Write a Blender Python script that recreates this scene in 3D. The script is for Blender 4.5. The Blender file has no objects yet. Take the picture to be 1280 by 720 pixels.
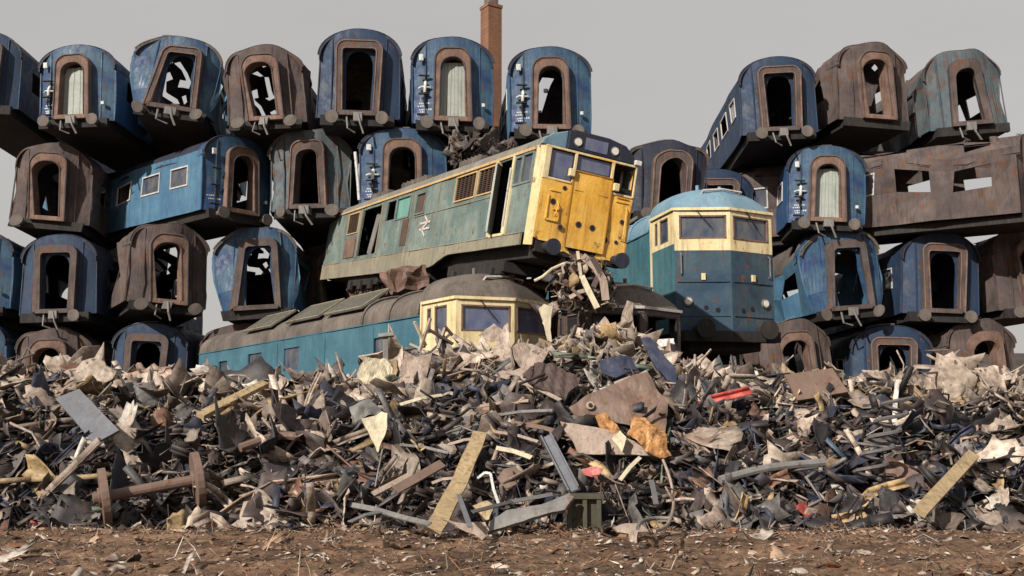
import bpy, bmesh, math, random
import numpy as np
from mathutils import Vector, Matrix, noise
R = math.radians
random.seed(7); rng = np.random.default_rng(11)
C = bpy.context.scene.collection
S = bpy.context.scene

# ------------------------------------------------------------------ camera, world, sun, exposure
FPX, YH, CAMZ = 1300.0, 535.0, 1.6
PITCH = math.atan((YH - 360) / FPX)
cd = bpy.data.cameras.new('camera'); cam = bpy.data.objects.new('camera', cd); C.objects.link(cam)
cd.sensor_width = 36; cd.lens = FPX / 1280 * 36; cd.clip_start = 0.1; cd.clip_end = 3000
cam.location = (0, 0, CAMZ); cam.rotation_euler = (R(90) + PITCH, 0, 0)
S.camera = cam
SUN = Vector((-0.52, -0.72, 0.52)).normalized()
w = bpy.data.worlds.new('World'); S.world = w; w.use_nodes = True
nt = w.node_tree; bg = nt.nodes['Background']
sky = nt.nodes.new('ShaderNodeTexSky'); sky.sky_type = 'NISHITA'; sky.sun_disc = False
sky.sun_elevation = math.asin(SUN.z); sky.sun_rotation = math.atan2(SUN.x, SUN.y)
sky.air_density = 1.0; sky.dust_density = 6.0; sky.ozone_density = 1.0
mx = nt.nodes.new('ShaderNodeMix'); mx.data_type = 'RGBA'; mx.inputs[0].default_value = 0.88
nt.links.new(sky.outputs[0], mx.inputs[6]); mx.inputs[7].default_value = (5, 5, 5, 1)
tc = nt.nodes.new('ShaderNodeTexCoord'); mpn = nt.nodes.new('ShaderNodeMapping'); mpn.inputs['Scale'].default_value = (1.2, 1.2, 4.5); nt.links.new(tc.outputs['Generated'], mpn.inputs[0])
cn = nt.nodes.new('ShaderNodeTexNoise'); cn.inputs['Scale'].default_value = 2.2; cn.inputs['Detail'].default_value = 7; nt.links.new(mpn.outputs[0], cn.inputs['Vector'])
cr = nt.nodes.new('ShaderNodeMix'); cr.data_type = 'RGBA'; cr.inputs[6].default_value = (3.95, 3.75, 3.55, 1); cr.inputs[7].default_value = (4.75, 4.6, 4.4, 1)
nt.links.new(cn.outputs[0], cr.inputs[0]); nt.links.new(cr.outputs[2], mx.inputs[7])   # thin high overcast of the photo
nt.links.new(mx.outputs[2], bg.inputs[0]); bg.inputs[1].default_value = 0.1
sl = bpy.data.lights.new('sun', 'SUN'); sl.energy = 5.0; sl.angle = R(0.6); sl.color = (1.0, 0.93, 0.82)
so = bpy.data.objects.new('sun', sl); C.objects.link(so); so.rotation_euler = SUN.to_track_quat('Z', 'Y').to_euler(); so.location = (-20, -20, 40)
S.view_settings.view_transform = 'Standard'; S.view_settings.look = 'None'
S.view_settings.exposure = 0.36; S.view_settings.gamma = 1; S.view_settings.use_curve_mapping = False
S.cycles.max_bounces = 5; S.cycles.diffuse_bounces = 3

# ------------------------------------------------------------------ helpers
def ray(px, py):
    f = Vector((0, math.cos(PITCH), math.sin(PITCH))); u = Vector((0, -math.sin(PITCH), math.cos(PITCH)))
    return f * FPX + Vector((px - 640, 0, 0)) - u * (py - 360)
def at(px, py, Y):
    d = ray(px, py); return Vector((0, 0, CAMZ)) + d * (Y / d.y)
def tag(o, label, cat, group=None, kind=None):
    o['label'] = label
    if cat: o['category'] = cat
    if group: o['group'] = group
    if kind: o['kind'] = kind
    elif cat: o['kind'] = 'thing'
    return o
def empty(name, loc=(0, 0, 0), rot=(0, 0, 0), sc=1.0):
    o = bpy.data.objects.new(name, None); C.objects.link(o)
    o.location = loc; o.rotation_euler = rot; o.scale = (sc, sc, sc) if not hasattr(sc, '__len__') else sc
    return o
LOOSE = ('buffer', 'coupler', 'jumper_socket', 'jumper_cable', 'lamp_iron', 'end_lettering', 'gangway_rim', 'step', 'gangway_door', 'roof_rail', 'pane', 'roof_vent')
def copy_tree(o, parent=None, strip=0):
    c = o.copy(); C.objects.link(c); c.parent = parent
    for ch in list(o.children):
        if strip and ch.name.split('.')[0] in LOOSE and random.random() < strip: continue
        copy_tree(ch, c, strip)
    return c
SPLIT = {'cab_side_lower', 'cab_side', 'roof_hatch', 'bay_frame', 'handrail', 'roof_vent', 'horn', 'lamp_bracket', 'door_frame', 'nose_panel', 'cab_front', 'step', 'cable_clip', 'roof_rib', 'seam_strip', 'interior',
         'underframe', 'buffer', 'coupler', 'bulkhead', 'panel_edge', 'bogie', 'rain_strip', 'cab_fittings', 'jumper_socket', 'marker_lamp', 'roof_rail', 'grille', 'partition', 'nose_seam', 'end_lettering', 'torn_lining', 'wheelset'}
class MB:
    def __init__(s): s.v = []; s.f = []
    def add(s, vs, fs):
        b = len(s.v); s.v += [tuple(p) for p in vs]; s.f += [tuple(b + i for i in f) for f in fs]
    def box(s, a, b, M=None):
        x0, y0, z0 = a; x1, y1, z1 = b
        vs = [Vector(p) for p in ((x0,y0,z0),(x1,y0,z0),(x1,y1,z0),(x0,y1,z0),(x0,y0,z1),(x1,y0,z1),(x1,y1,z1),(x0,y1,z1))]
        if M: vs = [M @ p for p in vs]
        s.add(vs, [(0,3,2,1),(4,5,6,7),(0,1,5,4),(1,2,6,5),(2,3,7,6),(3,0,4,7)])
    def beam(s, a, b, wd, th, up=(0, 0, 1)):
        a, b = Vector(a), Vector(b); d = (b - a); L = d.length; d.normalize()
        y = Vector(up).cross(d)
        if y.length < 1e-3: y = Vector((0, 1, 0)).cross(d)
        y.normalize(); z = d.cross(y)
        M = Matrix(((d.x, y.x, z.x, a.x), (d.y, y.y, z.y, a.y), (d.z, y.z, z.z, a.z), (0, 0, 0, 1)))
        s.box((0, -wd/2, -th/2), (L, wd/2, th/2), M)
    def tube(s, pts, r, n=8, caps=True):
        pts = [Vector(p) for p in pts]; rings = []
        rr = r if hasattr(r, '__len__') else [r] * len(pts)
        ref = None
        for i, p in enumerate(pts):
            d = (pts[min(i+1, len(pts)-1)] - pts[max(i-1, 0)]).normalized()
            if ref is None: ref = Vector((0,0,1)) if abs(d.z) < .9 else Vector((1,0,0))
            y = ref.cross(d).normalized(); z = d.cross(y); ref = z
            rings.append([p + (y*math.cos(2*math.pi*k/n) + z*math.sin(2*math.pi*k/n))*rr[i] for k in range(n)])
        vs = [q for rg in rings for q in rg]; fs = []
        for i in range(len(pts)-1):
            for k in range(n): fs.append((i*n+k, i*n+(k+1)%n, (i+1)*n+(k+1)%n, (i+1)*n+k))
        if caps: fs += [tuple(range(n))[::-1], tuple((len(pts)-1)*n+k for k in range(n))]
        s.add(vs, fs)
    def prism(s, poly, th, M):
        """poly in local xy extruded by th along local z"""
        n = len(poly); vs = [M @ Vector((p[0], p[1], 0)) for p in poly] + [M @ Vector((p[0], p[1], th)) for p in poly]
        s.add(vs, [tuple(range(n))[::-1], tuple(range(n, 2*n))] + [(i, (i+1)%n, n+(i+1)%n, n+i) for i in range(n)])
    def wall(s, P0, P1, z0, z1, holes=(), th=.05, step=.45, dent=.012, seed=0, zf=None):
        """thick wall between plan points P0->P1, outward = right of P0->P1; holes (u0,u1,za,zb)"""
        P0, P1 = Vector((*P0, 0)), Vector((*P1, 0)); L = (P1 - P0).length; d = (P1 - P0) / L; n = Vector((d.y, -d.x, 0))
        us = {0, L}; zs = {z0, z1}
        for h in holes: us |= {max(0,h[0]), min(L,h[1])}; zs |= {h[2], h[3]}
        def ref(a):
            a = sorted(a); o = []
            for i in range(len(a)-1):
                k = max(1, int((a[i+1]-a[i])/step)); o += [a[i] + (a[i+1]-a[i])*j/k for j in range(k)]
            return o + [a[-1]]
        us, zs = ref(us), ref(zs)
        def inside(i, j):
            u = (us[i]+us[i+1])/2; z = (zs[j]+zs[j+1])/2
            return any(h[0] < u < h[1] and h[2] < z < h[3] for h in holes)
        def pt(i, j, o):
            u, z = us[i], zs[j]; q = P0 + d*u
            k = 0 if i in (0, len(us)-1) else dent * noise.noise(Vector((u*.9, z*1.3, seed*7.3)))*2
            zz = z if zf is None else zf(u, z)
            return (q.x + n.x*(k - o), q.y + n.y*(k - o), zz)
        idx = {}
        def vid(i, j, o):
            key = (i, j, o)
            if key not in idx: idx[key] = len(s.v); s.v.append(pt(i, j, th if o else 0))
            return idx[key]
        nu, nz = len(us)-1, len(zs)-1
        solid = [[not inside(i, j) for j in range(nz)] for i in range(nu)]
        ok = lambda i, j: 0 <= i < nu and 0 <= j < nz and solid[i][j]
        for i in range(nu):
            for j in range(nz):
                if not solid[i][j]: continue
                s.f.append((vid(i,j,0), vid(i+1,j,0), vid(i+1,j+1,0), vid(i,j+1,0)))
                s.f.append((vid(i,j,1), vid(i,j+1,1), vid(i+1,j+1,1), vid(i+1,j,1)))
                if not ok(i-1,j): s.f.append((vid(i,j,0), vid(i,j+1,0), vid(i,j+1,1), vid(i,j,1)))
                if not ok(i+1,j): s.f.append((vid(i+1,j,0), vid(i+1,j,1), vid(i+1,j+1,1), vid(i+1,j+1,0)))
                if not ok(i,j-1): s.f.append((vid(i,j,0), vid(i,j,1), vid(i+1,j,1), vid(i+1,j,0)))
                if not ok(i,j+1): s.f.append((vid(i,j+1,0), vid(i+1,j+1,0), vid(i+1,j+1,1), vid(i,j+1,1)))
    def loft(s, rings, th=.05, skip=None):
        """open rings of equal count -> thick sheet (outside + inside offset downwards)"""
        n = len(rings[0]); m = len(rings)
        vs = [Vector(p) for r in rings for p in r]
        vs += [Vector((p[0], p[1]*(1-th*.5), p[2]-th)) for r in rings for p in r]; fs = []; o = n*m
        for i in range(m-1):
            for k in range(n-1):
                if skip and skip(i, k): continue
                a, b, c, d = i*n+k, i*n+k+1, (i+1)*n+k+1, (i+1)*n+k
                fs += [(a, b, c, d), (o+d, o+c, o+b, o+a)]
                if i == 0: fs.append((a, o+a, o+b, b))
                if i == m-2: fs.append((d, c, o+c, o+d))
        s.add(vs, fs)
    def clusters(s):
        par = list(range(len(s.v)))
        def fd(a):
            while par[a] != a: par[a] = par[par[a]]; a = par[a]
            return a
        for f in s.f:
            for k in f[1:]: par[fd(k)] = fd(f[0])
        isl = {}
        for f in s.f: isl.setdefault(fd(f[0]), []).append(f)
        B = []
        for fs in isl.values():
            P = np.array([s.v[i] for f in fs for i in f]); B.append([P.min(0)-.012, P.max(0)+.012, fs])
        done = False
        while not done:
            done = True
            for i in range(len(B)):
                for j in range(i+1, len(B)):
                    if (B[i][0] < B[j][1]).all() and (B[j][0] < B[i][1]).all():
                        B[i] = [np.minimum(B[i][0], B[j][0]), np.maximum(B[i][1], B[j][1]), B[i][2]+B[j][2]]; B.pop(j); done = False; break
                if not done: break
        return [b[2] for b in B]
    def build(s, name, mat, parent=None, smooth=False, bevel=0):
        if name in SPLIT:
            cl = s.clusters()
            if len(cl) > 1:
                out = []
                for fs in cl:
                    m_ = MB(); ids = sorted({i for f in fs for i in f}); mp = {i: k for k, i in enumerate(ids)}
                    m_.v = [s.v[i] for i in ids]; m_.f = [tuple(mp[i] for i in f) for f in fs]; out.append(m_._build(name, mat, parent, smooth, bevel))
                return out[0]
        return s._build(name, mat, parent, smooth, bevel)
    def _build(s, name, mat, parent=None, smooth=False, bevel=0):
        me = bpy.data.meshes.new(name); me.from_pydata(s.v, [], s.f); me.validate(); me.materials.append(mat)
        o = bpy.data.objects.new(name, me); C.objects.link(o)
        if parent: o.parent = parent
        if smooth:
            me.polygons.foreach_set('use_smooth', [True]*len(me.polygons))
            me.set_sharp_from_angle(angle=R(35))
        if bevel:
            b = o.modifiers.new('bevel', 'BEVEL'); b.width = bevel; b.segments = 2; b.limit_method = 'ANGLE'
        return o
def disc(mb, c, r, th, axis='x', n=16):
    ax = {'x': Vector((1,0,0)), 'y': Vector((0,1,0)), 'z': Vector((0,0,1))}[axis]
    mb.tube([Vector(c), Vector(c)+ax*th], r, n)

# ------------------------------------------------------------------ materials
def mat_new(name):
    m = bpy.data.materials.new(name); m.use_nodes = True; t = m.node_tree
    return m, t, t.nodes['Principled BSDF']
def N(t, kind, **kw):
    n = t.nodes.new(kind)
    for k, v in kw.items(): setattr(n, k, v)
    return n
def ramp(t, src, a, b, ca=(0,0,0,1), cb=(1,1,1,1)):
    r = N(t, 'ShaderNodeValToRGB'); r.color_ramp.elements[0].position = a; r.color_ramp.elements[1].position = b
    r.color_ramp.elements[0].color = ca; r.color_ramp.elements[1].color = cb; t.links.new(src, r.inputs[0]); return r
def noise_tex(t, co, scale, vscale=(1,1,1), detail=6, rough=.6):
    mp = N(t, 'ShaderNodeMapping'); mp.inputs['Scale'].default_value = vscale; t.links.new(co, mp.inputs[0])
    n = N(t, 'ShaderNodeTexNoise'); n.inputs['Scale'].default_value = scale; n.inputs['Detail'].default_value = detail; n.inputs['Roughness'].default_value = rough
    t.links.new(mp.outputs[0], n.inputs['Vector']); return n
def mixc(t, fac, a, b, mode='MIX'):
    m = N(t, 'ShaderNodeMix', data_type='RGBA', blend_type=mode)
    if isinstance(fac, float): m.inputs[0].default_value = fac
    else: t.links.new(fac, m.inputs[0])
    for s_, v in ((6, a), (7, b)):
        if isinstance(v, tuple): m.inputs[s_].default_value = (*v[:3], 1)
        else: t.links.new(v, m.inputs[s_])
    return m.outputs[2]
def paint(name, base, alt=None, dirt=(.09,.075,.06), rust=(.13,.055,.025), dirt_amt=.5, rust_amt=.3, rough=.55, scale=1.0, bump=.25, ss=1.0):
    """old vehicle paint: faded patches, streaks running down, rust blooms"""
    m, t, p = mat_new(name); co = N(t, 'ShaderNodeTexCoord').outputs['Object']
    alt = alt or tuple(min(1, c*1.35+.02) for c in base)
    n1 = noise_tex(t, co, 1.1*scale, detail=5); r1 = ramp(t, n1.outputs[0], .38, .64)
    c = mixc(t, r1.outputs[0], base, alt)
    n2 = noise_tex(t, co, 2.6*scale, (2.4,2.4,.35), detail=7, rough=.7); r2 = ramp(t, n2.outputs[0], .5, .72)
    f2 = N(t, 'ShaderNodeMath', operation='MULTIPLY'); t.links.new(r2.outputs[0], f2.inputs[0]); f2.inputs[1].default_value = dirt_amt
    c = mixc(t, f2.outputs[0], c, dirt)
    n3 = noise_tex(t, co, 3.1*scale, (1,1,.8), detail=9, rough=.72); r3 = ramp(t, n3.outputs[0], .66-.22*rust_amt, .72-.16*rust_amt)
    c = mixc(t, r3.outputs[0], c, rust)
    n6 = noise_tex(t, co, 1.0, (9,9,.55), detail=5, rough=.65); n7 = noise_tex(t, co, .9*scale, detail=3); r6 = ramp(t, n6.outputs[0], .48, .70); r7 = ramp(t, n7.outputs[0], .40, .62)
    f6 = N(t, 'ShaderNodeMath', operation='MULTIPLY'); t.links.new(r6.outputs[0], f6.inputs[0]); t.links.new(r7.outputs[0], f6.inputs[1])
    f7 = N(t, 'ShaderNodeMath', operation='MULTIPLY'); t.links.new(f6.outputs[0], f7.inputs[0]); f7.inputs[1].default_value = dirt_amt*.85
    c = mixc(t, f7.outputs[0], c, tuple(v*.55 for v in dirt))
    n5 = noise_tex(t, co, 16*scale, detail=4); r5 = ramp(t, n5.outputs[0], .3, .75, (.86,.86,.86,1), (1.08,1.08,1.08,1))
    c = mixc(t, 1.0, c, r5.outputs[0], 'MULTIPLY')
    t.links.new(c, p.inputs['Base Color'])
    rr = ramp(t, n3.outputs[0], .4, .7, (rough,)*3+(1,), (.9,.9,.9,1)); t.links.new(rr.outputs[0], p.inputs['Roughness'])
    p.inputs['Specular IOR Level'].default_value = .35
    n4 = noise_tex(t, co, 3.2*scale, detail=7); ad = N(t, 'ShaderNodeMath', operation='ADD'); t.links.new(n4.outputs[0], ad.inputs[0]); t.links.new(r3.outputs[0], ad.inputs[1])
    b = N(t, 'ShaderNodeBump'); b.inputs['Strength'].default_value = bump; b.inputs['Distance'].default_value = .03
    t.links.new(ad.outputs[0], b.inputs['Height']); t.links.new(b.outputs[0], p.inputs['Normal'])
    return m
def glass(name, col=(.035,.05,.10), dust=(.13,.13,.16), amt=.6):
    m, t, p = mat_new(name); co = N(t, 'ShaderNodeTexCoord').outputs['Object']
    n = noise_tex(t, co, 3.0, (1,1,.6), detail=6); r = ramp(t, n.outputs[0], .35, .7)
    f = N(t, 'ShaderNodeMath', operation='MULTIPLY'); t.links.new(r.outputs[0], f.inputs[0]); f.inputs[1].default_value = amt
    t.links.new(mixc(t, f.outputs[0], col, dust), p.inputs['Base Color'])
    p.inputs['Roughness'].default_value = .22; p.inputs['Coat Weight'].default_value = .4
    return m
M = dict(
    teal=paint('faded_teal_paint', (.085,.135,.135), (.18,.225,.205), dirt=(.15,.13,.10), dirt_amt=.85, rust_amt=.4, rough=.5),
    skirt=paint('weathered_skirt_paint', (.20,.185,.145), (.25,.23,.17), dirt=(.12,.09,.06), dirt_amt=.7, rust_amt=.35),
    yellow=paint('warning_yellow_paint', (.66,.35,.045), (.72,.46,.12), dirt=(.30,.13,.03), dirt_amt=.75, rust_amt=.3, rough=.5),
    cream=paint('sun_bleached_cream', (.62,.50,.27), (.66,.57,.37), dirt=(.30,.21,.13), dirt_amt=.75, rust_amt=.25),
    cream2=paint('dirty_cream_corner', (.50,.39,.19), (.60,.50,.30), dirt=(.28,.18,.10), dirt_amt=.8, rust_amt=.4),
    cantrail=paint('orange_cream_line', (.50,.30,.13), (.50,.37,.2), dirt_amt=.5, rust_amt=.2),
    roofteal=paint('grey_teal_roof', (.15,.145,.125), (.21,.20,.17), dirt=(.10,.08,.065), dirt_amt=.8, rust_amt=.3, rough=.7),
    roofbrown=paint('brown_sooted_roof', (.078,.066,.06), (.15,.125,.11), dirt=(.05,.038,.035), dirt_amt=.7, rust_amt=.15, rough=.7),
    navy=paint('navy_black_paint', (.012,.016,.032), (.02,.024,.045), rust_amt=.08, dirt_amt=.3),
    blue=paint('rail_blue_paint', (.018,.06,.155), (.024,.078,.185), dirt=(.02,.025,.035), dirt_amt=.55, rust_amt=.12, rough=.5),
    blueend=paint('sheen_patched_blue', (.012,.04,.12), (.045,.10,.155), dirt=(.03,.03,.04), dirt_amt=.75, rust_amt=.3, rough=.42, scale=1.3),  # pale patches paint in the sheen of the lit side
    blue2=paint('sunlit_rail_blue', (.045,.115,.20), (.07,.16,.245), dirt=(.03,.04,.05), dirt_amt=.5, rust_amt=.12),  # rail blue copy with the lit side's paler tone in the colour
    flank=paint('lower_loco_blue', (.035,.105,.15), (.055,.14,.185), dirt=(.04,.07,.09), dirt_amt=.5, rust_amt=.08),
    dblue=paint('pale_blue_roof_paint', (.11,.20,.28), (.16,.26,.33), dirt_amt=.4, rust_amt=.1),
    burnt=paint('burnt_coach_steel', (.06,.045,.045), (.11,.085,.08), dirt=(.02,.017,.02), dirt_amt=.7, rust_amt=.5, rough=.8),
    maroon=paint('dull_maroon_paint', (.10,.028,.022), (.13,.04,.03), rust_amt=.3),
    rusty=paint('rusty_gangway_frame', (.12,.075,.058), (.20,.125,.10), dirt=(.045,.03,.028), dirt_amt=.7, rust_amt=.45, rough=.8, scale=2),
    black=paint('black_underframe', (.012,.011,.012), (.02,.018,.018), rust_amt=.1, dirt_amt=.3, rough=.8),
    dark=paint('opening_shade', (.008,.008,.010), (.012,.012,.014), rust_amt=0., dirt_amt=.2, rough=.9),  # near-black colour stands in for shade inside holes and cabs
    white=paint('chipped_white_paint', (.45,.46,.47), (.6,.6,.58), dirt=(.2,.19,.19), rust_amt=.4, dirt_amt=.8, scale=4),
    pinkwhite=paint('faded_emblem_white', (.52,.42,.40), (.56,.47,.44), rust_amt=.22, dirt_amt=.5, scale=3),
    grille=paint('brown_grille_metal', (.07,.045,.035), (.11,.07,.055), rust_amt=.5, dirt_amt=.5, rough=.8),
    greydoor=paint('sage_grey_door', (.27,.30,.28), (.34,.36,.33), dirt=(.14,.14,.12), dirt_amt=.6, rust_amt=.05),
    steel=paint('dull_grey_steel', (.14,.135,.135), (.22,.21,.2), dirt=(.07,.055,.05), dirt_amt=.6, rust_amt=.3),
    paleroof=paint('pale_metal_lip', (.42,.40,.40), (.5,.48,.46), rust_amt=.15, dirt_amt=.4, scale=2),
    hatch=paint('dusty_roof_hatch', (.10,.098,.085), (.15,.14,.12), dirt_amt=.6, rust_amt=.3, rough=.8),
    glass=glass('dusty_reflection_glass', (.06,.075,.15), (.19,.20,.26)),  # blue dust tone lifted, standing in for a brighter reflection
    glass2=glass('dirty_pale_glass', (.03,.045,.08), (.14,.135,.13), .8),
    lamp=paint('lamp_lens_white', (.62,.60,.55), (.68,.66,.62), rust_amt=.05, dirt_amt=.2, rough=.3),
)

# ------------------------------------------------------------------ ground
def build_ground():
    m, t, p = mat_new('brown_dirt'); co = N(t, 'ShaderNodeTexCoord').outputs['Object']
    n1 = noise_tex(t, co, .9, (1,1.6,1), detail=8); r1 = ramp(t, n1.outputs[0], .36, .66)
    c = mixc(t, r1.outputs[0], (.10,.068,.05), (.32,.205,.135))
    n2 = noise_tex(t, co, 9, detail=9, rough=.75); r2 = ramp(t, n2.outputs[0], .35, .7, (.35,.35,.38,1), (1.35,1.3,1.25,1))
    c = mixc(t, 1.0, c, r2.outputs[0], 'MULTIPLY')
    n3 = noise_tex(t, co, 26, detail=5, rough=.7); r3 = ramp(t, n3.outputs[0], .62, .7)
    c = mixc(t, r3.outputs[0], c, (.42,.32,.24))
    t.links.new(c, p.inputs['Base Color']); p.inputs['Roughness'].default_value = .95; p.inputs['Specular IOR Level'].default_value = .1
    b = N(t, 'ShaderNodeBump'); b.inputs['Strength'].default_value = .9; b.inputs['Distance'].default_value = .08
    t.links.new(n2.outputs[0], b.inputs['Height']); t.links.new(b.outputs[0], p.inputs['Normal'])
    xs = np.concatenate([np.linspace(-600,-14,12), np.linspace(-13.8,13.8,278), np.linspace(14,600,12)])
    ys = np.concatenate([np.linspace(-200,7,10), np.linspace(7.1,19,170), np.linspace(19.2,900,18)])
    mb = MB()
    for y in ys:
        for x in xs:
            z = 0
            if abs(x) < 14 and 7 < y < 19.1:
                z = .10*noise.noise(Vector((x*.5, y*.9, 0))) + .05*noise.noise(Vector((x*2, y*3, 3))) + .045*noise.noise(Vector((x*6, y*7, 5)))
            mb.v.append((x, y, z))
    nx = len(xs)
    for j in range(len(ys)-1):
        for i in range(nx-1): mb.f.append((j*nx+i, j*nx+i+1, (j+1)*nx+i+1, (j+1)*nx+i))
    o = mb.build('ground', m, smooth=True); o['kind'] = 'structure'
build_ground()

# ------------------------------------------------------------------ locomotive: flat-fronted, three cab windows (upper, tilted)
def build_upper_loco():
    t = empty('diesel_locomotive', (1.483, 23.477, 5.55), (R(-6.74), R(6.02), R(-66.82)))
    t.rotation_mode = 'XYZ'
    tag(t, 'tilted teal diesel locomotive with bright yellow cab end, piled on top of the lower one', 'locomotive', 'scrapped locomotives')
    W, H, L = 1.27, 2.2, 20.6
    cx = .22
    # side facing the camera is y=-W ; wall outward = right of direction P0->P1, so go from rear to front
    X = lambda x: x + L          # u along the side
    holes = [(X(-17.3), X(-15.75), 1.35, 2.08), (X(-15.3), X(-12.75), .42, 2.10), (X(-12.15), X(-11.2), 1.46, 2.10),
             (X(-10.95), X(-9.6), 1.44, 2.08), (X(-8.9), X(-8.1), 1.44, 2.02),
             (X(-5.42), X(-3.92), 1.48, 2.12), (X(-3.72), X(-2.56), 1.48, 2.12),
             (X(-2.38), X(-1.48), .34, 2.16), (X(-1.32), X(-.98), 1.50, 2.12), (X(-.86), X(-.36), 1.50, 2.14)]
    b = MB(); b.wall((-L, -W), (-cx, -W), .28, H, holes, seed=1)
    body = b.build('body_side', M['teal'], t)
    b = MB(); b.wall((-cx, W), (-L, W), 0, H, [(2, 3, .3, 2.1), (5, 7, 1.4, 2.1)], seed=2); b.build('body_side', M['teal'], t)
    b = MB(); b.wall((-L, W), (-L, -W), 0, H+.3, [(.9, 1.6, .2, 2.1)], seed=3); b.build('end_wall', M['teal'], t)
    b = MB()
    def zf(u, z):
        x = u - L
        if z > .1: return z
        return -.30 if x < -6.6 else (-.30 + (x+6.6)/1.2*.30 if x < -5.4 else .0)
    b.wall((-L, -W-.02), (-cx-.2, -W-.02), 0, .275, (), seed=4, step=.3, zf=zf); b.build('skirt', M['skirt'], t)
    # seams / ribs on the side
    b = MB(); b.box((-L, -W-.035, .27), (-cx-.2, -W, .295)); b.box((-8.9, -W-.022, 1.325), (-2.5, -W+.01, 1.345))
    for x in (-6.8, -9.35, -12.5, -15.5): b.box((x, -W-.025, .3), (x+.03, -W+.01, 2.19))
    b.build('seam_strip', M['skirt'], t)
    b = MB(); b.box((-L, -W-.045, 2.2), (-.25, -W+.03, 2.265)); b.build('cantrail_strip', M['cantrail'], t)
    # roof
    rings = []; prof = [(-W, 2.262), (-1.22, 2.42), (-1.0, 2.60), (-.6, 2.745), (0, 2.80), (.6, 2.745), (1.0, 2.60), (1.22, 2.42), (W, 2.262)]
    for x in [-L + i*(L-.45)/30 for i in range(31)]:
        rings.append([(x, y, z + (.025*noise.noise(Vector((x*1.2, y*1.7, 0))) if abs(y) < 1.2 else 0)) for y, z in prof])
    rings.append([(-.14, y*.985, 2.26+(z-2.262)*.96) for y, z in prof])
    b = MB(); b.loft(rings); roof = b.build('roof', M['roofteal'], t, smooth=True)
    b = MB()   # roof details: hatches, fan ring, ridge
    for x0, x1 in ((-16.5, -14.2), (-12.6, -9.9), (-6.9, -5.2)):
        b.box((x0, -.8, 2.70), (x1, .8, 2.88))
        for k in range(6):
            xx = x0 + (x1-x0)*(k+.5)/6; b.box((xx-.03, -.82, 2.72), (xx+.03, .82, 2.905))
    b.build('roof_hatch', M['roofbrown'], roof, bevel=.01)
    b = MB(); disc(b, (-3.6, 0, 2.74), .55, .14, 'z', 24); disc(b, (-3.6, 0, 2.85), .2, .08, 'z', 12); b.build('fan_cowl', M['roofbrown'], roof)
    # grilles
    def grille(x0, x1, z0, z1, mat, slat=.055, vert=0, parent=body):
        g = MB(); g.box((x0-.035, -W-.03, z0-.035), (x1+.035, -W+.02, z0)); g.box((x0-.035, -W-.03, z1), (x1+.035, -W+.02, z1+.035))
        g.box((x0-.035, -W-.03, z0), (x0, -W+.02, z1)); g.box((x1, -W-.03, z0), (x1+.035, -W+.02, z1)); g.build('grille_frame', M['cantrail'], parent)
        g = MB(); z = z0+.03
        while z < z1-.02:
            Mx = Matrix.Translation((0, -W+.03, z)) @ Matrix.Rotation(R(35), 4, 'X'); g.box((x0, -.03, -.006), (x1, .03, .006), Mx); z += slat
        n = vert or max(2, int((x1-x0)/.28))
        for i in range(1, n): g.box((x0+(x1-x0)*i/n-.012, -W-.004, z0), (x0+(x1-x0)*i/n+.012, -W+.06, z1))
        g.box((x0, -W+.09, z0), (x1, -W+.10, z1))
        g.build('grille', mat, parent)
    grille(-5.42, -3.92, 1.48, 2.12, M['grille']); grille(-3.72, -2.56, 1.48, 2.12, M['grille']); grille(-17.3, -15.75, 1.35, 2.08, M['grille'])
    # brown replacement panels low on the side
    g = MB(); g.box((-17.3, -W-.03, .42), (-15.75, -W+.01, 1.18)); g.build('side_panel', M['rusty'], t)
    g = MB(); g.box((-10.05, -W-.022, .5), (-9.45, -W+.01, 1.34)); g.build('side_panel', M['grille'], t)
    # engine room windows
    def win(x0, x1, z0, z1, mat, fr=M['skirt']):
        f = MB()
        for a, c in (((x0-.05, z0-.05), (x1+.05, z0)), ((x0-.05, z1), (x1+.05, z1+.05)), ((x0-.05, z0), (x0, z1)), ((x1, z0), (x1+.05, z1))):
            f.box((a[0], -W-.025, a[1]), (c[0], -W+.02, c[1]))
        fo = f.build('window', fr, t)
        f = MB(); f.box((x0, -W+.03, z0), (x1, -W+.04, z1)); f.build('pane', mat, fo)
    b2 = paint('bright_teal_panel', (.11,.25,.22), (.14,.30,.26), dirt_amt=.4, rust_amt=.1)
    win(-10.95, -9.6, 1.44, 2.08, b2, M['teal']); win(-8.9, -8.1, 1.44, 2.02, M['grille'], M['teal'])
    win(-.86, -.36, 1.50, 2.14, M['glass2'], M['teal']); win(-1.32, -.98, 1.5, 2.12, M['glass2'], M['teal'])
    # cab door opening: posts and a door hanging ajar
    g = MB(); g.box((-2.50, -W-.05, .30), (-2.38, -W+.05, 2.2)); g.box((-1.48, -W-.05, .30), (-1.38, -W+.05, 2.2)); g.box((-2.38, -W-.04, .28), (-1.48, -W+.05, .34))
    df = g.build('door_frame', M['cream'], t)
    Md = Matrix.Translation((-2.36, -W, .36)) @ Matrix.Rotation(R(-38), 4, 'Z')
    g = MB(); g.box((0, 0, 0), (.42, .045, 1.72), Md); g.box((.06, -.012, .95), (.36, 0, 1.6), Md); g.build('cab_door', M['greydoor'], df)
    g = MB(); g.beam((-1.62, -W+.05, .36), (-1.86, -W+.18, 2.12), .14, .04); g.build('door_edge', M['cream'], df)
    g = MB(); g.tube([(-1.43, -W-.09, .5), (-1.43, -W-.09, 1.9)], .018, 6); g.tube([(-2.44, -W-.09, .5), (-2.44, -W-.09, 1.9)], .018, 6); g.build('handrail', M['white'], df)
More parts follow.
